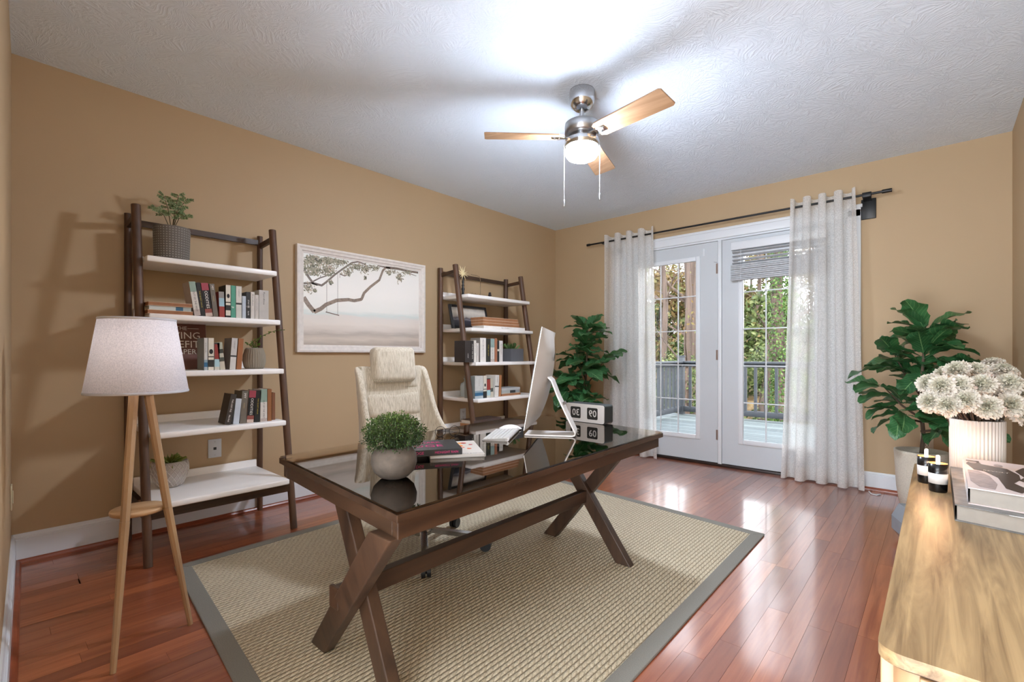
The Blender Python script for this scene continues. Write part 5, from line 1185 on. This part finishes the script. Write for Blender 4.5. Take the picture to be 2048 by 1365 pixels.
# glass jar
t = thing('glass_jar', (-3.085, 2.850, B2[3][0]), 'pale blue glass jar with a narrow neck on a shelf of the right bookcase', 'jar')
MB().lathe([(0, 0), (.058, 0), (.064, .006), (.066, .09), (.060, .115), (.036, .128), (.030, .134), (.030, .150), (.036, .153), (.036, .160), (.026, .160), (.026, .135), (.0, .13)], 40).build('jar_body', plain('milky_blue_glass', 'bcc8cd', .15, var=.02, coat=.5), t)
# small black framed seascape
t = thing('photo_frame', (-3.07, 2.925, B2[1][0]), 'small black framed misty seascape leaning on the right bookcase', 'picture frame')
ya, yb_ = ybook(905, -3.07) - 2.925, ybook(979, -3.07) - 2.925; hh = .215; Rm = Matrix.Rotation(radians(-14), 4, 'Y')
def rb(m): m.v = [Rm @ p for p in m.v]; return m
for lo, hi in (((-.014, ya, 0), (.006, ya + .022, hh)), ((-.014, yb_ - .022, 0), (.006, yb_, hh)), ((-.014, ya + .022, 0), (.006, yb_ - .022, .022)), ((-.014, ya + .022, hh - .022), (.006, yb_ - .022, hh))): rb(MB().box(lo, hi, .002)).build('frame_rail', bm_('17181b', .35), t)
k = NT('misty_seascape'); sp = k.n('SeparateXYZ', {0: k.n('UVMap').outputs[0]}); nz = k.n('TexNoise', {'Vector': k.n('Mapping', {'Vector': k.n('UVMap').outputs[0], 'Scale': (7, 3, 1)}).outputs[0], 'Scale': 1.0, 'Detail': 4.0}).outputs[0]
k.set(color=k.ramp(k.math('ADD', sp.outputs[1], k.math('MULTIPLY', k.math('SUBTRACT', nz, .5), .22)), [(0, '22252c'), (.30, '3a3d48'), (.37, '7d7d84'), (.42, '4c4b53'), (.52, 'a9a49d'), (.75, 'cfcac0'), (1, '9c9a97')]), rough=.25)
rb(MB().add([(0, ya + .018, .018), (0, yb_ - .018, .018), (0, yb_ - .018, hh - .018), (0, ya + .018, hh - .018)], [(0, 1, 2, 3)], False, [(0, 0), (1, 0), (1, 1), (0, 1)])).build('print', k.m, t)
rb(MB().box((-.013, ya + .01, .01), (-.001, yb_ - .01, hh - .01))).build('backing', bm_('2a2a2c'), t)
# candlestick with star, wire hoop, stacked pebbles
t = thing('candlestick', (-3.05, 2.765, B2[0][0]), 'slim black turned candlestick topped by a golden starburst on the right bookcase', 'ornament')
MB().lathe([(0, 0), (.022, 0), (.022, .008), (.010, .016), (.012, .04), (.016, .055), (.008, .075), (.013, .085), (.007, .10), (.011, .115), (.006, .135), (.005, .17), (0, .172)], 20).build('stick', BLACK, t)
GOLD = plain('pale_gold', 'ecdcae', .45, 0); m = MB(); rr = random.Random(6)
for i in range(16):
    d = Vector((rr.uniform(-.3, .3), cos(i * pi / 8), sin(i * pi / 8))).normalized(); L = rr.uniform(.045, .068) * (1.15 if i % 2 else .9); m.tube([(0, 0, .19), Vector((0, 0, .19)) + d * L], [.007, .001], 5)
m.build('starburst', GOLD, t)
t = thing('wire_hoop', (-3.06, 2.985, B2[0][0]), 'thin bronze wire arch standing on the top shelf of the right bookcase', 'ornament')
MB().tube([(0, -.115, .195), (0, -.05, .195), (0, -.015, .188), (0, -.003, .17), (0, 0, .12), (0, 0, 0)], .0028, 8).build('wire', plain('bronze_wire', '8b7a62', .35, .6), t); MB().box((-.02, -.12, 0), (.02, .01, .004)).build('base', plain('bronze_wire', '8b7a62', .35, .6), t)
t = thing('stacked_pebbles', (-3.05, 3.095, B2[0][0]), 'tiny dark stacked pebble ornament on the top shelf of the right bookcase', 'ornament')
for z, r, mt in ((.012, .020, plain('pebble_taupe', '7a6c5c', .6)), (.033, .017, bm_('2a2523')), (.050, .013, bm_('2a2523'))): MB().lathe([(0, -.01), (r * .7, -.0085), (r, 0), (r * .7, .0085), (0, .01)], 20, (0, 0, z)).build('pebble', mt, t)
t = thing('dried_sprig', (-3.0, 2.86, B2[0][0]), 'low dried sprig lying between the candlestick and the wire arch', 'ornament'); m = MB(); rr = random.Random(5)
for _ in range(26):
    y = rr.uniform(-.07, .09); d = Vector((rr.gauss(0, .01), rr.gauss(0, .015), rr.uniform(.005, .022))); m.tube([(0, y, .002), Vector((0, y, .002)) + d], [.0022, .0008], 4)
m.tube([(0, -.08, .003), (0, .10, .004)], .002, 5).build('twig', plain('brown_stem', '5d5138', .8), t)['kind'] = 'stuff'
